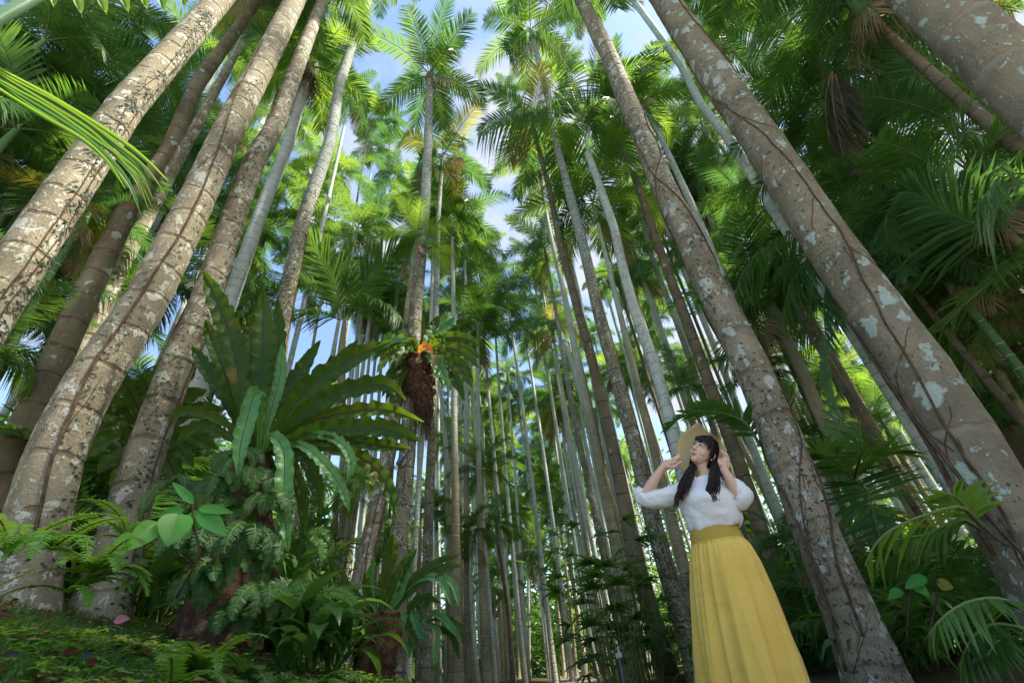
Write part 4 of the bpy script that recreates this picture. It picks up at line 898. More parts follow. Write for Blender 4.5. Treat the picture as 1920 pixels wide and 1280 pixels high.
frond_plant('understory_palm', 'blue-green fan-shaped frond hanging against the light at upper right', (1930, 440, 6.2), [
 ([(1930,440,6.4),(1860,430,6.2),(1790,405,6.0),(1712,362,5.9)], .95, .045, M_PALMB, dict(droop=.35, vee=0, n=40, sweep=(22, 75), bare=.2)),
 ([(1960,360,5.6),(1920,325,5.5),(1870,340,5.4),(1835,385,5.3)], .6, .04, M_PALMB, dict(droop=.6, vee=-.1, n=30)),
 ([(1930,440,6.4),(1890,500,6.2),(1820,560,6.0),(1760,620,6)], .6, .04, M_PALMD, dict(droop=.5, n=34))])
frond_plant('understory_palm', 'dark arching frond with long drooping leaflets between the two big right trunks', (1540, 400, 7.6), [
 ([(1545,395,7.6),(1482,437,7.4),(1430,469,7.2),(1394,508,7.1),(1375,560,7.0)], .75, .055, M_PALMD, dict(droop=.6, vee=-.2, n=36)),
 ([(1545,395,7.6),(1520,470,7.2),(1480,540,7.0),(1465,600,7.0)], .8, .055, M_PALMD, dict(droop=.6, vee=-.2, n=36)),
 ([(1545,395,7.6),(1560,480,7.2),(1545,560,7.0),(1548,640,6.9)], .7, .055, M_PALMB, dict(droop=.6, vee=-.2, n=36)),
 ([(1545,395,7.7),(1500,350,8),(1440,340,8.2),(1390,370,8.2)], .7, .055, M_PALMD, dict(droop=.6, vee=-.1, n=36))])
frond_plant('understory_palm', 'upright grey-green frond with broad overlapping leaflets left of the massive trunk', (1600, 900, 5.8), [
 ([(1600,900,5.8),(1580,810,5.7),(1560,730,5.7),(1545,640,5.8)], .3, .08, M_PALMB, dict(droop=.1, vee=.2, n=22, sweep=(50, 75), bare=.1)),
 ([(1600,900,5.8),(1625,920,5.2),(1640,970,5.1),(1650,1010,5.0)], .5, .05, M_PALMD, dict(droop=.1, n=18, sweep=(70, 90))),
 ([(1600,900,5.8),(1612,860,5.2),(1618,840,5.0),(1610,800,5.0)], .5, .05, M_PALM, dict(droop=.3, n=22)),
 ([(1600,900,5.8),(1560,860,5.6),(1520,850,5.5),(1490,880,5.4)], .45, .05, M_PALM, dict(droop=.3, n=22)),
 ([(1600,900,5.8),(1660,850,5.8),(1700,850,5.8)], .45, .05, M_PALMY, dict(droop=.3, n=22))])
# crown of the long-crownshaft palm
tt = TREES[71]; top71 = tt['cl'][-1][0]; zc = proj(top71); rho71 = tt['rho']
cb = at(1086, 224, rho71)
mb = MB()
for P, ll, kw in [([(1086,228,0),(1045,213,-.3),(995,212,-.7),(940,222,-1.1),(897,250,-1.4)], 1.0, dict(droop=.75, vee=-.35, n=46)),
                  ([(1086,226,0),(1050,175,.2),(1000,120,.3),(935,72,.2)], .85, dict(droop=.7, vee=-.3, n=46)),
                  ([(1086,226,0),(1110,160,.3),(1120,90,.4),(1100,30,.4)], .8, dict(droop=.5, n=44)), ([(1086,226,0),(1130,190,-.3),(1180,190,-.6),(1225,225,-.9)], .9, dict(droop=.7, vee=-.3, n=46)),
                  ([(1086,226,0),(1130,230,.5),(1165,270,1),(1180,330,1.3)], .9, dict(droop=.7, vee=-.3, n=46)), ([(1086,226,0),(1060,250,.6),(1050,310,1),(1055,370,1.2)], .8, dict(droop=.7, n=44)),
                  ([(1086,226,0),(1075,150,-.5),(1040,90,-.9),(1010,60,-1)], .8, dict(droop=.5, n=44)), ([(1086,226,0),(1150,150,.4),(1200,120,.8),(1250,120,1)], .8, dict(droop=.6, n=44))]:
    frond(mb, [p-tt['base'] for p in smooth([at(x, y, rho71+d) for x, y, d in P], 12)], ll, .055, **kw)
link('crown', mb.mesh('crown', [M_PALMD, M_RACH]), tt['root'])
# near leaves at the left edge and the top left corner
lf = tag(empty('overhanging_palm', at(-80, 90, 2.6)), 'broad bright folded palm leaf slanting in from the left edge with frayed end', 'palm leaf'); lb = lf.location.copy()
def blade(parent, P, w, mat, seed=0, name='leaf_blade', wav=.02, vee=.35, nh=None):
    return strap(name, parent, pxp(P), W(w, P[-1][2], P[-1][0], P[-1][1]), [mat, mat], wav, 3, seed, nh, lb, 26, vee)
mid = [(-80,95),(0,148),(90,200),(160,245),(212,285),(255,330),(285,385)]
for i in range(11):
    o_ = (i-5)/5; P = []
    for j, (x, y) in enumerate(mid[:rnd.choice((5, 5, 6, 7, 7)) if abs(o_) > .3 else 7]):
        sp = [8, 13, 15, 15, 18, 28, 42][j]; P.append((x-o_*sp*.75+rnd.uniform(-3, 3), y+o_*sp+rnd.uniform(-3, 3), 2.55-.03*j+.012*(i % 2)))
    blade(lf, P, 9, [M_PALMY, M_PALM, M_PALM, M_PALMB, M_PALM][i % 5], 10+i, vee=.3)
tl = tag(empty('overhanging_palm', at(60, -60, 2.3)), 'row of bright leaflets poking down from the top left corner', 'palm leaf'); lb = tl.location.copy()
mb = MB(); mb.tube([p-lb for p in pxp([(-30,-10,2.3),(100,-40,2.3),(250,-50,2.3),(400,-60,2.3)])], .01, 6, 0); link('stalk', mb.mesh('stalk', [M_RACH]), tl)
for i, (a, b) in enumerate([((75,-40),(100,16)),((108,-42),(153,30)),((150,-44),(200,30)),((195,-46),(241,27)),((235,-48),(276,22)),((270,-50),(308,28)),((315,-50),(346,20)),((350,-55),(366,8))]):
    blade(tl, [(a[0],a[1],2.3),((a[0]+b[0])/2+6,(a[1]+b[1])/2-6,2.25),(b[0],b[1],2.22)], 19, M_PALMY, 30+i, 'leaflet')
gs = tag(empty('overhanging_palm', at(-60, 70, 1.8)), 'smooth green leaf stalk crossing the extreme top left corner', 'palm leaf'); lb = gs.location.copy()
mb = MB(); mb.tube([p-lb for p in smooth(pxp([(-60,70,1.8),(0,32,1.8),(50,4,1.8),(130,-45,1.8)]), 10)], .021, 10, 0); link('stalk', mb.mesh('stalk', [M_SHAFT]), gs)
M_HANG = leaf_mat('spent_frond_dark', (.045, .05, .025), (.08, .075, .04), (.08, .08, .03), .2, .8)
# spent fronds hanging in the shade at upper right
hang = tag(empty('hanging_dead_frond', at(1560, 135, 6.5)), 'dull dead frond hanging in the shade beside the shadowy trunk at upper right', 'dead frond'); hb = hang.location.copy()
for i, P in enumerate([[(1560,135,6.5),(1562,190,6.4),(1572,250,6.4),(1585,310,6.4)], [(1556,140,6.6),(1548,200,6.6),(1556,270,6.6)], [(1566,140,6.4),(1580,190,6.3),(1596,240,6.3)]]):
    mb = MB(); frond(mb, [p-hb for p in smooth(pxp(P), 10)], .45, .04, 30, droop=.9, vee=-.2, sweep=(10, 30)); link('frond', mb.mesh('frond', [M_HANG, M_DEAD]), hang)

# ------------------------------------------------------------ grass, leaf litter and a petal on the bank
def bank_stuff(name, label, n, fn, mats, seed):
    rn = random.Random(seed); mb = MB()
    for _ in range(n):
        a = R_(-rn.uniform(8, 60)); r = .75+rn.random()**1.5*4.6
        x, y = math.sin(a)*r, math.cos(a)*r
        if x > -.12: continue
        fn(mb, rn, Vector((x, y, ground_z(x, y))), r)
    tag(link(name, mb.mesh(name, mats)), label, name.replace('_', ' '), kind='stuff')
def g_blade(mb, rn, p, r):
    if mnoise.noise(p*2.3) < -.28: return
    h = rn.uniform(.03, .085)*(1+.6*mnoise.noise(p*3))
    for k in range(3):
        az = rn.random()*6.28; d = Vector((math.cos(az)*.6, math.sin(az)*.6, 1)).normalized()
        leaflet(mb, p+Vector((rn.uniform(-.02, .02), rn.uniform(-.02, .02), 0)), d, h*1.5, .0035+r*.0006, Vector((-math.sin(az), math.cos(az), 0)), .45, 0, 2)
bank_stuff('grass', 'fine dark green grass covering the bank at lower left', 26000, g_blade, [M_GRASS], 1)
def g_weed(mb, rn, p, r):
    if mnoise.noise(p*1.7+Vector((5, 0, 0))) < -.05: return
    az0 = rn.random()*6; h = rn.uniform(.02, .08)
    for k in range(rn.randint(3, 6)):
        az = az0+k*1.4; d = Vector((math.cos(az), math.sin(az), rn.uniform(-.1, .5))).normalized()
        leaflet(mb, p+Vector((0, 0, h)), d, rn.uniform(.02, .045), .018, Vector((-math.sin(az), math.cos(az), 0)), .3, 0, 3)
bank_stuff('small_weeds', 'small fresh green weeds scattered in the grass of the bank', 4500, g_weed, [M_FERNB], 2)
def g_lit(mb, rn, p, r):
    az = rn.random()*6.28; d = Vector((math.cos(az), math.sin(az), rn.uniform(-.1, .5))).normalized()
    leaflet(mb, p+Vector((0, 0, rn.uniform(.01, .06))), d, rn.uniform(.03, .09), rn.uniform(.015, .04), Vector((-math.sin(az), math.cos(az), rn.uniform(-.5, .5))).normalized(), .4, 0, 3)
bank_stuff('leaf_litter', 'dry brown fallen leaves lying in the grass of the bank', 4200, g_lit, [M_LITTER], 3)
M_PINK = simple('pink_petal', (.42, .16, .20), .8, .1); M_DKLEAF = simple('purple_dead_leaf', (.045, .014, .012), .9, .05); M_GREYLEAF = simple('grey_dead_leaf', (.03, .03, .033), .9, .05)
for nm, x, y, r, l, w, mt, lab, ct in [('petal', 213, 1163, 4.2, 24, 16, M_PINK, 'pink petal lying at the foot of the bank trunk', 'petal'), ('fallen_leaf', 120, 1222, 1.9, 20, 15, M_DKLEAF, 'purple-brown fallen leaf in the grass', 'leaf'), ('fallen_leaf', 152, 1230, 1.85, 19, 12, M_GREYLEAF, 'dark grey curled fallen leaf beside the purple one', 'leaf'), ('fallen_leaf', 5, 1228, 1.7, 24, 12, M_GREYLEAF, 'dark grey fallen leaf at the left edge', 'leaf'), ('fallen_leaf', 165, 1242, 1.75, 16, 13, M_DKLEAF, 'small purple-brown leaf below the grey curled one', 'leaf')]:
    p = at(x, y, r); p.z = max(p.z, ground_z(p.x, p.y)+.02); mb = MB(); d = Vector((1, .3, .15)).normalized()*W(l, r, x, y)
    ovate(mb, Vector((0, 0, 0)), d, W(w, r, x, y), (CAM-p).normalized()+Vector((0, 0, .4))); tag(link(nm, mb.mesh(nm, [mt, mt]), None, p), lab, ct)

t7 = TREES[7]; c7, r7 = t7['cl'][-1]; mb = MB(); rq = random.Random(4)
for i in range(150):
    a = rq.random()*6.28; d = Vector((math.cos(a), math.sin(a), 0)); z0 = rq.uniform(-.3, .5); l = rq.uniform(.4, 1.5); o_ = rq.uniform(.03, .28)
    mb.tube([c7-t7['base']+d*r7+ZV*z0, c7-t7['base']+d*(r7+o_)+ZV*(z0-l*.4), c7-t7['base']+d*(r7+o_*.7)+ZV*(z0-l)], [.012, .008, .003], 3, 0, False)
link('dead_fibre', mb.mesh('dead_fibre', [M_DEAD]), t7['root'])
# ------------------------------------------------------------ small spotlights and a tag on the trunks
M_LAMP = simple('lamp_housing', (.10, .115, .15), .4, .5); M_GLASS = simple('lamp_glass', (.25, .3, .36), .15, .8); M_TAG = simple('tag_plate', (.38, .42, .38), .5)
def spotlight(x, y, rho, s, label):
    p = at(x, y, rho); root = tag(empty('spotlight', p), label, 'spotlight')
    c = (CAM-p).normalized(); d = (Vector((0, 0, 1))*.7+Vector((c.y, -c.x, 0))*-.4).normalized()
    mb = MB(); mb.tube([-d*s*.8, -d*s*.7, -d*s*.1, d*s*.5, d*s*.75], [s*.18, s*.3, s*.36, s*.46, s*.48], 16, 0); link('housing', mb.mesh('housing', [M_LAMP]), root)
    mb = MB(); mb.tube([d*s*.755, d*s*.78], [s*.42, s*.40], 16, 0); link('glass', mb.mesh('glass', [M_GLASS]), root)
    mb = MB(); mb.tube([Vector((0, 0, 0)), Vector((0, 0, -s*.6)), Vector((s*.3, s*.5, -s*.8))], s*.07, 6, 0); link('bracket', mb.mesh('bracket', [M_LAMP]), root)
spotlight(751, 862, TREES[13]['rho']-.3, .12, 'dark spotlight fixed to the centre trunk under the perched nest fern')
_c, _r = tree_at(31, at(933, 1093, TREES[31]['rho']).z); _q = _c+(CAM-_c).normalized()*(_r+.06); _q = proj(_q)
spotlight(_q[0], _q[1], TREES[31]['rho']-_r-.06, .14, 'tiny dark lamp high on a far trunk of the left row')
p = at(1160, 1228, 6.4); root = tag(empty('plant_tag', (p.x, p.y, ground_z(p.x, p.y))), 'small white name tag on a dark stake before the lady palms', 'tag')
hh = p.z-root.location.z
mb = MB(); mb.tube([Vector((0, 0, -.1)), Vector((0, 0, hh))], .012, 8, 0); link('stake', mb.mesh('stake', [M_LAMP]), root)
mb = MB(); a, b, c_ = .035, .024, .003
mb.quadstrip([[(-a, -c_, hh-b), (a, -c_, hh-b+.006), (a, c_, hh-b+.006), (-a, c_, hh-b)], [(-a, -c_, hh+b), (a, -c_, hh+b+.006), (a, c_, hh+b+.006), (-a, c_, hh+b)]], 0, True)
mb.f += [(0, 1, 2, 3), (4, 5, 6, 7)]; mb.m += [0, 0]; o = link('plate', mb.mesh('plate', [M_TAG], False), root); o.location = (0, -.016, 0)
# ------------------------------------------------------------ the woman
RH = 3.3
_h = ray(1370, 1000); HD = Vector((_h.x, _h.y, 0)).normalized(); TD = Vector((HD.y, -HD.x, 0)); CD = -HD; ZD = Vector((0, 0, 1))
def PP(x, y, dv=0.0):
    d = ray(x, y); return CAM + d*((RH-dv)/d.dot(HD))
ORI = CAM+HD*RH; ORI.z = 0
feet = PP(1475, 1280); uF = (feet-ORI).dot(TD)
woman = tag(empty('person', (ORI.x, ORI.y, 0.02)), 'woman in a white blouse and long yellow skirt holding her straw hat and gazing upward', 'person')
WB = woman.location.copy()
M_SKIN = NT('skin'); _o = M_SKIN.coords(False); _p = M_SKIN.principled(M_SKIN.mix(M_SKIN.noise(_o, 9, 3), (.72, .47, .36), (.66, .40, .30)), .45, .35)
_p.inputs['Subsurface Weight'].default_value = .12; _p.inputs['Subsurface Radius'].default_value = (.02, .008, .004); _p.inputs['Subsurface Scale'].default_value = .5
M_SKIN = M_SKIN.out(_p.outputs[0])
M_LIP = simple('lips', (.52, .20, .18), .35, .4); M_HAIR = simple('dark_hair', (.010, .008, .010), .5, .3, 30, (.022, .012, .012)); M_HAIRT = simple('hair_tips', (.035, .012, .014), .5, .3)
M_EYEW = simple('eye_white', (.7, .68, .66), .3); M_BLK = simple('black_ribbon', (.015, .015, .02), .6)
def cloth(name, c, c2, ws, bs, rough=.8):
    m = NT(name); o = m.coords(False); n = m.noise(o, 5, 4, .6); w = m.noise(m.scaled(o, (1, 1, 3)), ws, 3)
    fine = m.noise(o, 420, 2); col = m.mix(m.step(n, .3, .7), c, c2)
    b = m.math('ADD', w, m.math('MULTIPLY', fine, .12))
    p = m.principled(col, rough, .15, b, bs, .02); p.inputs['Sheen Weight'].default_value = .15
    return m.out(p.outputs[0])
M_SKIRT = cloth('yellow_cotton', (.78, .53, .115), (.71, .47, .095), 7, .35)
M_BLOUSE = cloth('white_cotton', (.80, .80, .80), (.76, .76, .78), 9, .35)
m = NT('smocked_yellow'); _o = m.coords(False); w_ = m.n('ShaderNodeTexWave', bands_direction='Z'); w_.inputs['Scale'].default_value = 75; w_.inputs['Distortion'].default_value = 1.5; m.l(_o, w_.inputs['Vector'])
k_ = m.n('ShaderNodeTexVoronoi'); k_.inputs['Scale'].default_value = 110; m.l(_o, k_.inputs['Vector'])
_b = m.math('ADD', w_.outputs['Fac'], m.math('MULTIPLY', k_.outputs['Distance'], .8)); M_SMOCK = m.out(m.principled(m.mix(m.math('MULTIPLY', w_.outputs['Fac'], .4), (.82, .57, .12), (.72, .49, .10)), .85, .1, _b, .8, .006).outputs[0])
m = NT('straw'); _o = m.coords(False); w_ = m.noise(m.scaled(_o, (1, 1, 1)), 160, 2); M_STRAW = m.principled(m.mix(w_, (.76, .60, .36), (.68, .52, .29)), .75, .2, w_, .4, .002)
_t = m.n('ShaderNodeBsdfTranslucent'); _t.inputs[0].default_value = (.6, .42, .18, 1); _ms = m.n('ShaderNodeMixShader'); _ms.inputs[0].default_value = .25; m.l(M_STRAW.outputs[0], _ms.inputs[1]); m.l(_t.outputs[0], _ms.inputs[2]); M_STRAW = m.out(_ms.outputs[0])

def uz(x, y, dv=0):
    p = PP(x, y, dv); return (p-ORI).dot(TD), p.z
def interp(tab, z):
    tab = sorted(tab, key=lambda q: q[1])
    if z <= tab[0][1]:
        a, b = tab[0], tab[1]; return a[0]+(z-a[1])*(b[0]-a[0])/(b[1]-a[1])
    for a, b in zip(tab, tab[1:]):
        if z <= b[1]: return a[0]+(z-a[1])*(b[0]-a[0])/max(1e-5, b[1]-a[1])
    return tab[-1][0]
SL = [uz(*p) for p in [(1312,1280),(1307,1240),(1303,1180),(1299,1110),(1298,1060),(1299,1032),(1293,996)]]
SR = [uz(*p) for p in [(1519,1280),(1486,1197),(1453,1120),(1421,1050),(1403,1020),(1391,1003),(1381,984)]]
zb_top = (SL[-1][1]+SR[-1][1])/2; zb_bot = (SL[-2][1]+SR[-2][1])/2
def ringpts(z, n, fold=0, dep=None, grow=0, zoff=None):
    l, r = interp(SL, z), interp(SR, z); cu, a = (l+r)/2, (r-l)/2+grow; b = dep(z, a)
    out = []
    for i in range(n):
        th = 2*math.pi*i/n
        t = min(1, max(0, (zb_bot-z)/.75))
        ph = th*1.0
        f = .75*t**.5*(1-2*abs(math.sin(3.5*ph+1.1+.5*t+.3*math.sin(2*ph)))**.65)+.45*(1-.5*t)*(1-2*abs(math.sin(8*ph+.6+.7*math.sin(3*ph)))**.8)+.25*math.sin(4*ph+2)
        f = (f if f < 0 else f*.6)-.25*t*abs(math.cos(ph))
        fine = math.sin(34*ph)*.25*(1-sst(0, .35, t))
        k = 1+fold*((.06+.22*t)*f*.8+.07*fine)
        zz = z + (zoff(th) if zoff else 0)
        out.append(tuple(ORI+TD*(cu+a*math.cos(th)*k)+CD*(b*math.sin(th)*k)+ZD*zz-WB))
    return out
dep = lambda z, a: a*(.78 if z < zb_bot else .72)
skirt_rows = [ringpts(zb_bot+.006-(zb_bot-.06)*(i/46), 220, 1 if i > 0 else 0, dep, .002+.012*sst(0, 3, i)) for i in range(47)]
mb = MB(); mb.quadstrip(skirt_rows, 0, True); sk = link('skirt', mb.mesh('skirt', [M_SKIRT]), woman)
mb = MB(); mb.quadstrip([ringpts(zb_bot-.004+(zb_top-zb_bot+.02)*(i/12), 96, 0, dep, .004*math.sin(math.pi*i/12)) for i in range(13)], 0, True)
link('waistband', mb.mesh('waistband', [M_SMOCK]), sk)
# blouse body
BL = [uz(*p) for p in [(1294,998),(1284,978),(1273,950),(1267,930),(1273,916),(1292,904),(1306,898)]]
BR = [uz(*p) for p in [(1386,990),(1394,972),(1389,948),(1380,928),(1370,912),(1348,899),(1333,893)]]
zlo = zb_top-.01; zhi = (BL[-1][1]+BR[-1][1])/2
rows = []; N = 26
for i in range(N+1):
    z = zlo+(zhi-zlo)*i/N; l, r = interp(BL, z), interp(BR, z); cu, a = (l+r)/2, (r-l)/2; t = i/N
    b = (.105+.03*math.sin(math.pi*min(1, t*1.3)))*(1-.45*sst(.72, 1, t)); row = []
    for j in range(120):
        th = 2*math.pi*j/120; P_ = Vector((math.cos(th)*1.6, math.sin(th)*1.6, z*5))
        w = 1+.035*mnoise.noise(P_*1.8)*(1-sst(.75, 1, t))-.05*max(0, 1-abs(mnoise.noise(Vector((P_.x*.8+z*6, P_.y*.8, P_.z*1.1))))*8)*(1-t*.7)+.02*mnoise.noise(P_*4)*(1-t)+.03*math.sin(15*th+3*mnoise.noise(P_))*math.exp(-t*7)
        bust = .022*math.exp(-((t-.55)/.16)**2)*max(0, math.sin(th))*(1+.5*math.cos(2*th+math.pi))
        sq = abs(math.cos(th))**.85*(1 if math.cos(th) > 0 else -1)
        row.append(tuple(ORI+TD*(cu+a*w*sq)+CD*(b*w*math.sin(th)+bust)+ZD*(z+.006*math.sin(5*th)*math.exp(-t*9))-WB))
    rows.append(row)
last = rows[-1]; cen = Vector((0, 0, 0))
for q in last: cen += Vector(q)
cen /= len(last)
rows = [[tuple(Vector(q)*.9+Vector((c0.x, c0.y, Vector(q).z-.02))*.1) for q, c0 in zip(rows[0], [sum((Vector(k) for k in rows[0]), Vector())/120]*120)]]+rows
mb = MB(); mb.quadstrip(rows, 0, True); blouse = link('blouse', mb.mesh('blouse', [M_BLOUSE]), woman)
def sleeve(P, R, seed):
    C = smooth([PP(*p) for p in P], 26); rr = []
    rows = []; up = None
    for i, p in enumerate(C):
        k = i/26*(len(R)-1); j = min(len(R)-2, int(k)); r = R[j]+(R[j+1]-R[j])*(k-j)
        t = (C[min(26, i+1)]-C[max(0, i-1)]).normalized(); up = t.orthogonal().normalized() if up is None else (up-t*up.dot(t)).normalized(); w = t.cross(up)
        rows.append([tuple(p+(up*math.cos(a)+w*math.sin(a))*r*(1+.14*mnoise.noise(Vector((math.cos(a)*1.5, math.sin(a)*1.5, i*.28+seed)))-.13*max(0, 1-abs(mnoise.noise(Vector((math.cos(a)*.9, math.sin(a)*.9+3, i*.33+seed*2))))*7)+.05*mnoise.noise(Vector((math.cos(a)*4, math.sin(a)*4, i*.6+seed))))-WB) for a in [2*math.pi*q/40 for q in range(40)]])
    # turned-in cuff
    rows.append([tuple(Vector(q)*.8+(C[-1]-WB)*.2-(C[-1]-C[-3])*.2) for q in rows[-1]])
    mb = MB(); mb.quadstrip(rows, 0, True); link('sleeve', mb.mesh('sleeve', [M_BLOUSE]), blouse)
sleeve([(1296,924,-.01),(1268,928,0),(1240,934,.02),(1212,936,.03),(1202,928,.03),(1207,918,.03)], [.078, .074, .064, .056, .050, .043], 1)
sleeve([(1352,918,0),(1372,930,.02),(1388,938,.04),(1394,928,.06),(1383,914,.06),(1371,905,.06)], [.070, .066, .060, .055, .050, .042], 7)

# head frame
HC = PP(1321, 850, 0.0)
Zv = (CAM-HC).normalized(); Xv = RT-Zv*RT.dot(Zv); Xv.normalize(); Yv = Zv.cross(Xv)
def vimg(x, y, z): return (Xv*x+Yv*y+Zv*z).normalized()
fN = vimg(-.48, .58, .66); gN = vimg(.36, .89, -.30); gN = (gN-fN*gN.dot(fN)).normalized(); sN = gN.cross(fN)
def H(s, f, g): return HC+sN*s+fN*f+gN*g
bm = bmesh.new()
def ell(c, rs, rf, rg, ax=None):
    A = ax or (sN, fN, gN)
    mt = Matrix(((A[0].x*rs, A[1].x*rf, A[2].x*rg, c.x), (A[0].y*rs, A[1].y*rf, A[2].y*rg, c.y), (A[0].z*rs, A[1].z*rf, A[2].z*rg, c.z), (0, 0, 0, 1)))
    bmesh.ops.create_icosphere(bm, subdivisions=3, radius=1, matrix=mt)
def limb(P, R, n=12, sub=5):
    """tapered round limb through joints"""
    C = smooth(P, sub*(len(P)-1)); m_ = len(C)-1
    for i in range(m_):
        k = i/m_*(len(R)-1); j = min(len(R)-2, int(k)); r = R[j]+(R[j+1]-R[j])*(k-j)
        k2 = (i+1)/m_*(len(R)-1); j2 = min(len(R)-2, int(k2)); r2 = R[j2]+(R[j2+1]-R[j2])*(k2-j2)
        d = C[i+1]-C[i]; q = d.to_track_quat('Z', 'Y').to_matrix().to_4x4(); q.translation = (C[i]+C[i+1])/2
        bmesh.ops.create_cone(bm, cap_ends=True, segments=n, radius1=r, radius2=r2, depth=d.length*1.02, matrix=q)
        bmesh.ops.create_icosphere(bm, subdivisions=2, radius=r2, matrix=Matrix.Translation(C[i+1]))
    bmesh.ops.create_icosphere(bm, subdivisions=2, radius=R[0], matrix=Matrix.Translation(C[0]))
ell(H(0, -.012, .03), .074, .092, .086); ell(H(0, .03, -.028), .060, .058, .074); ell(H(0, .028, -.055), .050, .050, .048)
ell(H(0, .062, -.088), .023, .022, .018); ell(H(0, .05, .035), .058, .042, .045)
for s_ in (-1, 1):
    ell(H(s_*.034, .056, -.032), .025, .026, .028); ell(H(s_*.0095, .094, -.030), .0085, .010, .0075); ell(H(s_*.074, -.004, -.012), .008, .017, .028)
ell(H(0, .104, -.027), .0105, .012, .0095); limb([H(0, .086, .012), H(0, .095, -.008), H(0, .103, -.024)], [.0075, .008, .009])
ell(H(0, .086, -.056), .021, .008, .0042); ell(H(0, .0845, -.064), .016, .008, .005)
neck0 = PP(1326, 915, -.03)
limb([H(0, -.012, -.06), PP(1323, 888, -.01), PP(1321, 903, -.01), neck0], [.052, .048, .052, .07])
chest = PP(1330, 945, -.01); waist = PP(1340, 995, -.01); hipc = PP(1352, 1040, -.01)
limb([neck0, chest, waist, hipc], [.07, .10, .085, .12])
zc_ = hipc.z
for s_ in (-1, 1):
    hp = hipc+TD*(.07*s_); ft = ORI+TD*(uF+.09*s_-.02); ft.z = .07; kn = hp.lerp(ft, .5)
    limb([hp, kn, ft], [.08, .055, .036]); ell(ft+CD*.06+Vector((0, 0, -.03)), .045, .12, .035, (TD, CD, ZD))
# arms: shoulder - elbow - wrist
limb([PP(1296, 925, -.01), PP(1252, 934, .02), PP(1209, 930, .04)], [.05, .042, .036]); limb([PP(1209, 930, .04), PP(1223, 905, .05), PP(1241, 878, .06)], [.037, .034, .0235])
limb([PP(1352, 922, .0), PP(1376, 936, .04), PP(1384, 926, .07)], [.05, .042, .036]); limb([PP(1382, 924, .07), PP(1370, 902, .09), PP(1357, 879, .11)], [.037, .033, .0235])
def hand(wr, palm, fingers, thumb, rp=.021):
    limb([PP(*wr), PP(*palm)], [.0225, .024])
    ax = (PP(*palm)-PP(*wr)).normalized(); sd = ax.cross(Zv).normalized()
    ell((PP(*palm)*.65+PP(*wr)*.35), .034, .045, .015, (sd, ax, ax.cross(sd)))
    for f_ in fingers: limb([PP(*p) for p in f_], [.0088, .0082, .0068], 10, 4)
    limb([PP(*p) for p in thumb], [.0115, .010, .008], 10, 4)
hand((1241,878,.06), (1254,868,.06), [
    [(1258,863,.065),(1266,857,.07),(1274,852,.05)], [(1259,866,.06),(1268,860,.075),(1275,856,.05)],
    [(1259,870,.055),(1267,866,.07),(1273,862,.045)], [(1257,874,.05),(1264,874,.06),(1269,872,.04)]],
    [(1252,874,.075),(1262,876,.095),(1270,870,.10),(1277,866,.09)])
hand((1357,879,.11), (1359,864,.11), [
    [(1361,857,.115),(1358,849,.125),(1352,844,.115)], [(1363,858,.10),(1361,850,.115),(1354,848,.12)],
    [(1365,861,.09),(1364,854,.11),(1356,853,.12)], [(1366,866,.08),(1366,860,.10),(1359,859,.12)]],
    [(1354,872,.125),(1349,868,.13),(1348,861,.125)])
me0 = bpy.data.meshes.new('body0'); bm.to_mesh(me0); bm.free(); ob0 = bpy.data.objects.new('body0', me0); COL.objects.link(ob0)
md = ob0.modifiers.new('r', 'REMESH'); md.mode = 'VOXEL'; md.voxel_size = .0032; md.use_smooth_shade = True
sm_ = ob0.modifiers.new('s', 'SMOOTH'); sm_.iterations = 3; sm_.factor = .5
dg = bpy.context.evaluated_depsgraph_get(); me = bpy.data.meshes.new_from_object(ob0.evaluated_get(dg)); bpy.data.objects.remove(ob0)
me.transform(Matrix.Translation(-WB)); me.materials.clear(); me.materials.append(M_SKIN); me.materials.append(M_LIP)
for p_ in me.polygons:
    q = p_.center+WB-HC; s_, f_, g_ = q.dot(sN), q.dot(fN), q.dot(gN)
    if f_ > .080 and abs(s_) < .021*(1-abs(g_+.060)/.016) and -.0705 < g_ < -.0515: p_.material_index = 1
    p_.use_smooth = True
link('body', me, woman)
hb_ = bm = None
# eyes, brows
for s_ in (-1, 1):
    bm = bmesh.new(); ell(H(s_*.029, .0815, .004), .0135, .0075, .0062); me = bpy.data.meshes.new('eye'); bm.to_mesh(me); bm.free(); me.transform(Matrix.Translation(-WB)); me.materials.append(M_EYEW); e_ = link('eye', me, woman)
    bm = bmesh.new(); ell(H(s_*.029-.002, .0885, .0062), .0052, .0022, .0052); me = bpy.data.meshes.new('iris'); bm.to_mesh(me); bm.free(); me.transform(Matrix.Translation(-WB)); me.materials.append(M_HAIR); link('iris', me, e_)
    mb = MB(); mb.tube([H(s_*a, f, g)-WB for a, f, g in ((.014, .087, .004), (.022, .0905, .0105), (.032, .089, .0115), (.044, .081, .0055))], [.0012, .0022, .0024, .0012], 6, 0); link('eyelash', mb.mesh('eyelash', [M_HAIR]), e_)
    mb = MB(); mb.tube([H(s_*a, f, g)-WB for a, f, g in ((.012, .0925, .024), (.026, .0935, .029), (.04, .086, .028), (.05, .077, .022))], [.0022, .0028, .0022, .001], 6, 0); link('eyebrow', mb.mesh('eyebrow', [M_HAIR]), woman)
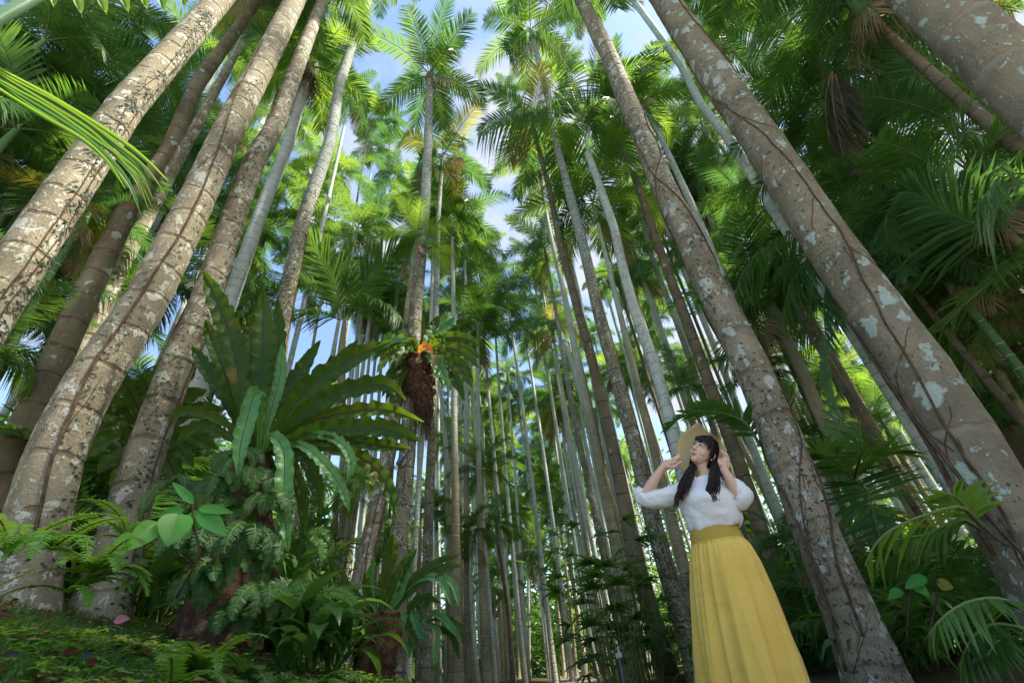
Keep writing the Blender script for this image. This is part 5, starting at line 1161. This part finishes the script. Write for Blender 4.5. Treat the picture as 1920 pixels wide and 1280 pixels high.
# hair
rn = random.Random(3); mb = MB()
for i in range(15):
    gl = -95+185*i/14
    rows_ = None
U_, V_ = 36, 22; rows_ = []
for i in range(V_+1):
    th = math.pi*i/V_; row = []
    for j in range(U_):
        ph = 2*math.pi*j/U_
        s_, f_, g_ = math.sin(th)*math.cos(ph), math.sin(th)*math.sin(ph), math.cos(th)
        row.append(tuple(H(s_*.083, -.016+f_*.100, .030+g_*.096)-WB))
    rows_.append(row)
b_ = len(mb.v)
for r in rows_: mb.v.extend(r)
for i in range(V_):
    for j in range(U_):
        th = math.pi*(i+.5)/V_; ph = 2*math.pi*(j+.5)/U_; f_, g_ = math.sin(th)*math.sin(ph), math.cos(th); s_ = math.sin(th)*math.cos(ph)
        if f_ > .26+.30*abs(s_) and g_ < .46: continue
        if g_ < -.55: continue
        k = (j+1) % U_; mb.f.append((b_+i*U_+j, b_+i*U_+k, b_+(i+1)*U_+k, b_+(i+1)*U_+j)); mb.m.append(0)
for i in range(70):       # fringe and side strands
    s_ = rn.uniform(-.066, .07); out = abs(s_)/.066
    tip = H(s_*1.12+rn.uniform(-.008, .008), .084-.045*out+rn.uniform(0, .006), .030-.05*max(0, out-.55)*2+rn.uniform(-.008, .010))
    mb.tube([H(s_*.6, .050, .108)-WB, H(s_*.95, .080-.03*out, .078)-WB, tip-WB], [.0045, .0042, .001], 4, 0)
for i in range(46):       # hair in front of the ears down the jaw
    for s_ in (-1, 1):
        o1 = rn.uniform(-.014, .014); mb.tube([H(s_*.072, .03+o1, .055)-WB, H(s_*.080, .018+o1, .0)-WB, H(s_*.074, .006+o1, -.06)-WB, H(s_*.070, -.005+o1, -.10)-WB], [.004, .0042, .0042, .003], 4, 0)
for i in range(60):      # swept fringe over the brow
    s_ = rn.uniform(-.050, .066); sw = .016+rn.uniform(-.006, .008)
    mb.tube([H(s_-sw*.6, .066, .088)-WB, H(s_, .0905-.35*abs(s_)**1.0*.5, .062)-WB, H(s_+sw*.7, .0955-7.2*s_*s_, .044+rn.uniform(-.006, .008))-WB, H(s_+sw*1.2, .0945-7.5*s_*s_, .032+rn.uniform(-.010, .010)-(.02 if s_ > .035 else 0))-WB], [.0035, .0034, .0026, .0007], 4, 0)
link('hair', mb.mesh('hair', [M_HAIR]), woman)
def lock(P, wid, n, seed, name):
    rn = random.Random(seed); mb = MB(); C = smooth([PP(*p) for p in P], 22)
    for k in range(n):
        a = rn.random()*6.28; rr = math.sqrt(rn.random()); ph = rn.random()*6.28; am = rn.uniform(.3, 1); cut = rn.randint(16, 22); pts = []; rads = []
        for i in range(cut+1):
            t = i/22; w = wid*(.55+.6*math.sin(math.pi*min(1, t*.9)))*.5*(1-.25*t)
            sw = .026*am*t*math.sin(9*t+ph*.45+seed)+.017*am*t*t*math.sin(19*t+ph)
            pts.append(C[i]+(TD*(math.cos(a)*rr*w*1.1+sw)+CD*(math.sin(a)*rr*w*.6+.5*sw))+ZD*(sw*.3)-WB); rads.append(.0036*(1-.75*(i/cut)**3))
        b0_ = len(mb.m); mb.tube(pts, rads, 4, 0, False)
        for q_ in range(b0_+4*int(cut*.78), len(mb.m)): mb.m[q_] = 1
    link(name, mb.mesh(name, [M_HAIR, M_HAIRT]), woman)
lock([(1303,866,-.02),(1294,884,.05),(1285,905,.11),(1276,925,.135),(1272,948,.14)], .078, 120, 1, 'hair_lock')
lock([(1343,862,.03),(1342,882,.09),(1338,902,.135),(1338,920,.15),(1345,938,.15)], .072, 115, 2, 'hair_lock')
# pearl
bm = bmesh.new(); bmesh.ops.create_icosphere(bm, subdivisions=2, radius=.0055, matrix=Matrix.Translation(H(.080, .008, -.046)-WB)); me = bpy.data.meshes.new('earring'); bm.to_mesh(me); bm.free(); me.materials.append(M_EYEW); link('earring', me, woman)
# hat
hat = tag(empty('straw_hat', H(0, -.03, .07)), 'wide floppy straw hat with a black band worn tipped back by the woman', 'hat'); hl = hat.location.copy()
aN = (gN*.42-fN*.9).normalized(); e1 = (sN-aN*sN.dot(aN)).normalized(); e2 = aN.cross(e1); e2 = e2 if e2.dot(gN) > 0 else -e2
hc = H(0, -.018, .035)
RIM = [(0,1354,848,.085),(25,1353,834,.085),(45,1346,820,.07),(65,1330,811,.055),(78,1319,804,.04),(90,1309,793,.03),(108,1290,804,.0),(132,1273,821,-.03),(158,1268,846,-.06),(180,1271,868,-.08),(205,1283,889,-.10),(240,1308,893,-.13),(270,1332,890,-.12),(300,1347,884,-.06),(330,1351,866,.03)]
def rim(ang):
    ang %= 360
    for i in range(len(RIM)):
        a = RIM[i]; b = RIM[(i+1) % len(RIM)]; bb = b[0] if b[0] > a[0] else b[0]+360
        if a[0] <= ang < bb:
            z = RIM[i-1]; c = RIM[(i+2) % len(RIM)]; t = (ang-a[0])/(bb-a[0]); P4 = [PP(*q[1:]) for q in (z, a, b, c)]
            A, B, C_, D = P4; return ((B*2)+(C_-A)*t+(A*2-B*5+C_*4-D)*t*t+(B*3-A-C_*3+D)*t**3)*.5
NB = 90; rows = []
for k in range(9):
    t = k/8; row = []
    for i in range(NB):
        an = 360*i/NB; inn = hc+(e1*math.cos(R_(an))*.088+e2*math.sin(R_(an))*.100)
        o_ = rim(an); p = inn.lerp(o_, t)+aN*(.022*math.sin(math.pi*t)) ; row.append(tuple(p-hl))
    rows.append(row)
back = [[tuple(Vector(q)+aN*.0028) for q in r] for r in rows[::-1]]
mb = MB(); mb.quadstrip(rows+back, 0, True); link('brim', mb.mesh('brim', [M_STRAW]), hat)
rows = []
for k, (h_, s_) in enumerate([(0, 1.0), (.015, 1.02), (.04, 1.0), (.07, .93), (.092, .78), (.104, .5), (.108, .1)]):
    rows.append([tuple(hc+aN*h_+(e1*math.cos(2*math.pi*i/NB)*.088+e2*math.sin(2*math.pi*i/NB)*.100)*s_*(1+.02*math.sin(6*math.pi*i/NB))-hl) for i in range(NB)])
mb = MB(); mb.quadstrip(rows, 0, True); link('hat_crown', mb.mesh('hat_crown', [M_STRAW]), hat)
rows = [[tuple(hc+aN*h_+(e1*math.cos(2*math.pi*i/NB)*.088+e2*math.sin(2*math.pi*i/NB)*.100)*1.045-hl) for i in range(NB)] for h_ in (.006, .02, .036)]
mb = MB(); mb.quadstrip(rows, 0, True); link('ribbon', mb.mesh('ribbon', [M_BLK]), hat)

# ------------------------------------------------------------ place words that tell repeats apart
bpy.context.view_layer.update()
ORD = ['leftmost', 'second from left', 'third from left', 'fourth from left', 'fifth from left', 'sixth from left', 'seventh from left', 'eighth from left', 'ninth from left', 'tenth from left', 'eleventh from left', 'twelfth from left', 'thirteenth from left', 'fourteenth from left', 'fifteenth from left']
for _n in ('six', 'seven', 'eigh', 'nine'): ORD.append(_n+'teenth from left')
ORD.append('twentieth from left')
for _n in ('first', 'second', 'third', 'fourth', 'fifth', 'sixth', 'seventh', 'eighth', 'ninth'): ORD.append('twenty-'+_n+' from left')
ORD.append('thirtieth from left')
WORDS = {'palms beyond the right edge, added for shade': ('dark palm added for shade beyond the right edge', 1), 'mid-height palms among the trunks': ('mid-height feathery palm', 1), 'ferns on the bank and the stump': ('sword fern on the dark stump', 0), 'strap-leaved clumps on the bank': ('dark strap-leaved clump', 0),
 'lady palms along the right row': ('dark lady palm clump', 0), 'tall palms in the row left of the path': ('slender palm of the far left row', 0), 'tall palms in the row right of the path': ('slender palm of the far right row', 0),
 'thin palms in the bright wood at right': ('thin pale palm between big right trunks', 0), 'low palms between the trunks': ('low feathery palm', 0), 'undergrowth clumps in the shade at right': ('dark undergrowth clump', 0), 'slim palms in the planted rows': ('slim palm in planted rows', 1), 'tall palms in the wood behind': ('tall palm in the wood behind', 1)}
cells = {}
for o in COL.objects:
    g = o.get('group')
    if o.parent or g not in WORDS: continue
    p = o.location.copy()
    if WORDS[g][1]:
        for c in o.children:
            if c.name.startswith('crown') and not c.name.startswith('crownshaft'): p = c.matrix_world.translation.copy()
    else: p.z += .3
    q = proj(p)
    col = ['far left', 'left', 'centre left', 'centre', 'centre right', 'right', 'far right'][min(6, max(0, int(q[0]/1920*7)))]
    row = ['top', 'upper', 'middle', 'lower', 'bottom'][min(4, max(0, int(q[1]/1280*5)))]
    cells.setdefault((g, row, col), []).append((q[0], o))
for (g, row, col), L_ in cells.items():
    L_.sort(key=lambda t: t[0])
    for i, (x, o) in enumerate(L_):
        w = WORDS[g][0]
        if g.startswith('palms beyond'):
            NB_ = globals().setdefault('NBC', []); NB_.append(1); i = len(NB_)-1
            o['label'] = w+', '+ORD[min(i, 29)].replace('from left', 'of its kind') + ' near the '+row+' '+str(('edge', 'side', 'corner', 'border')[i % 4]); continue
        o['label'] = (w+', '+(ORD[min(i, 29)]+' ' if len(L_) > 1 else 'the one ')+'at the '+row+' '+col)
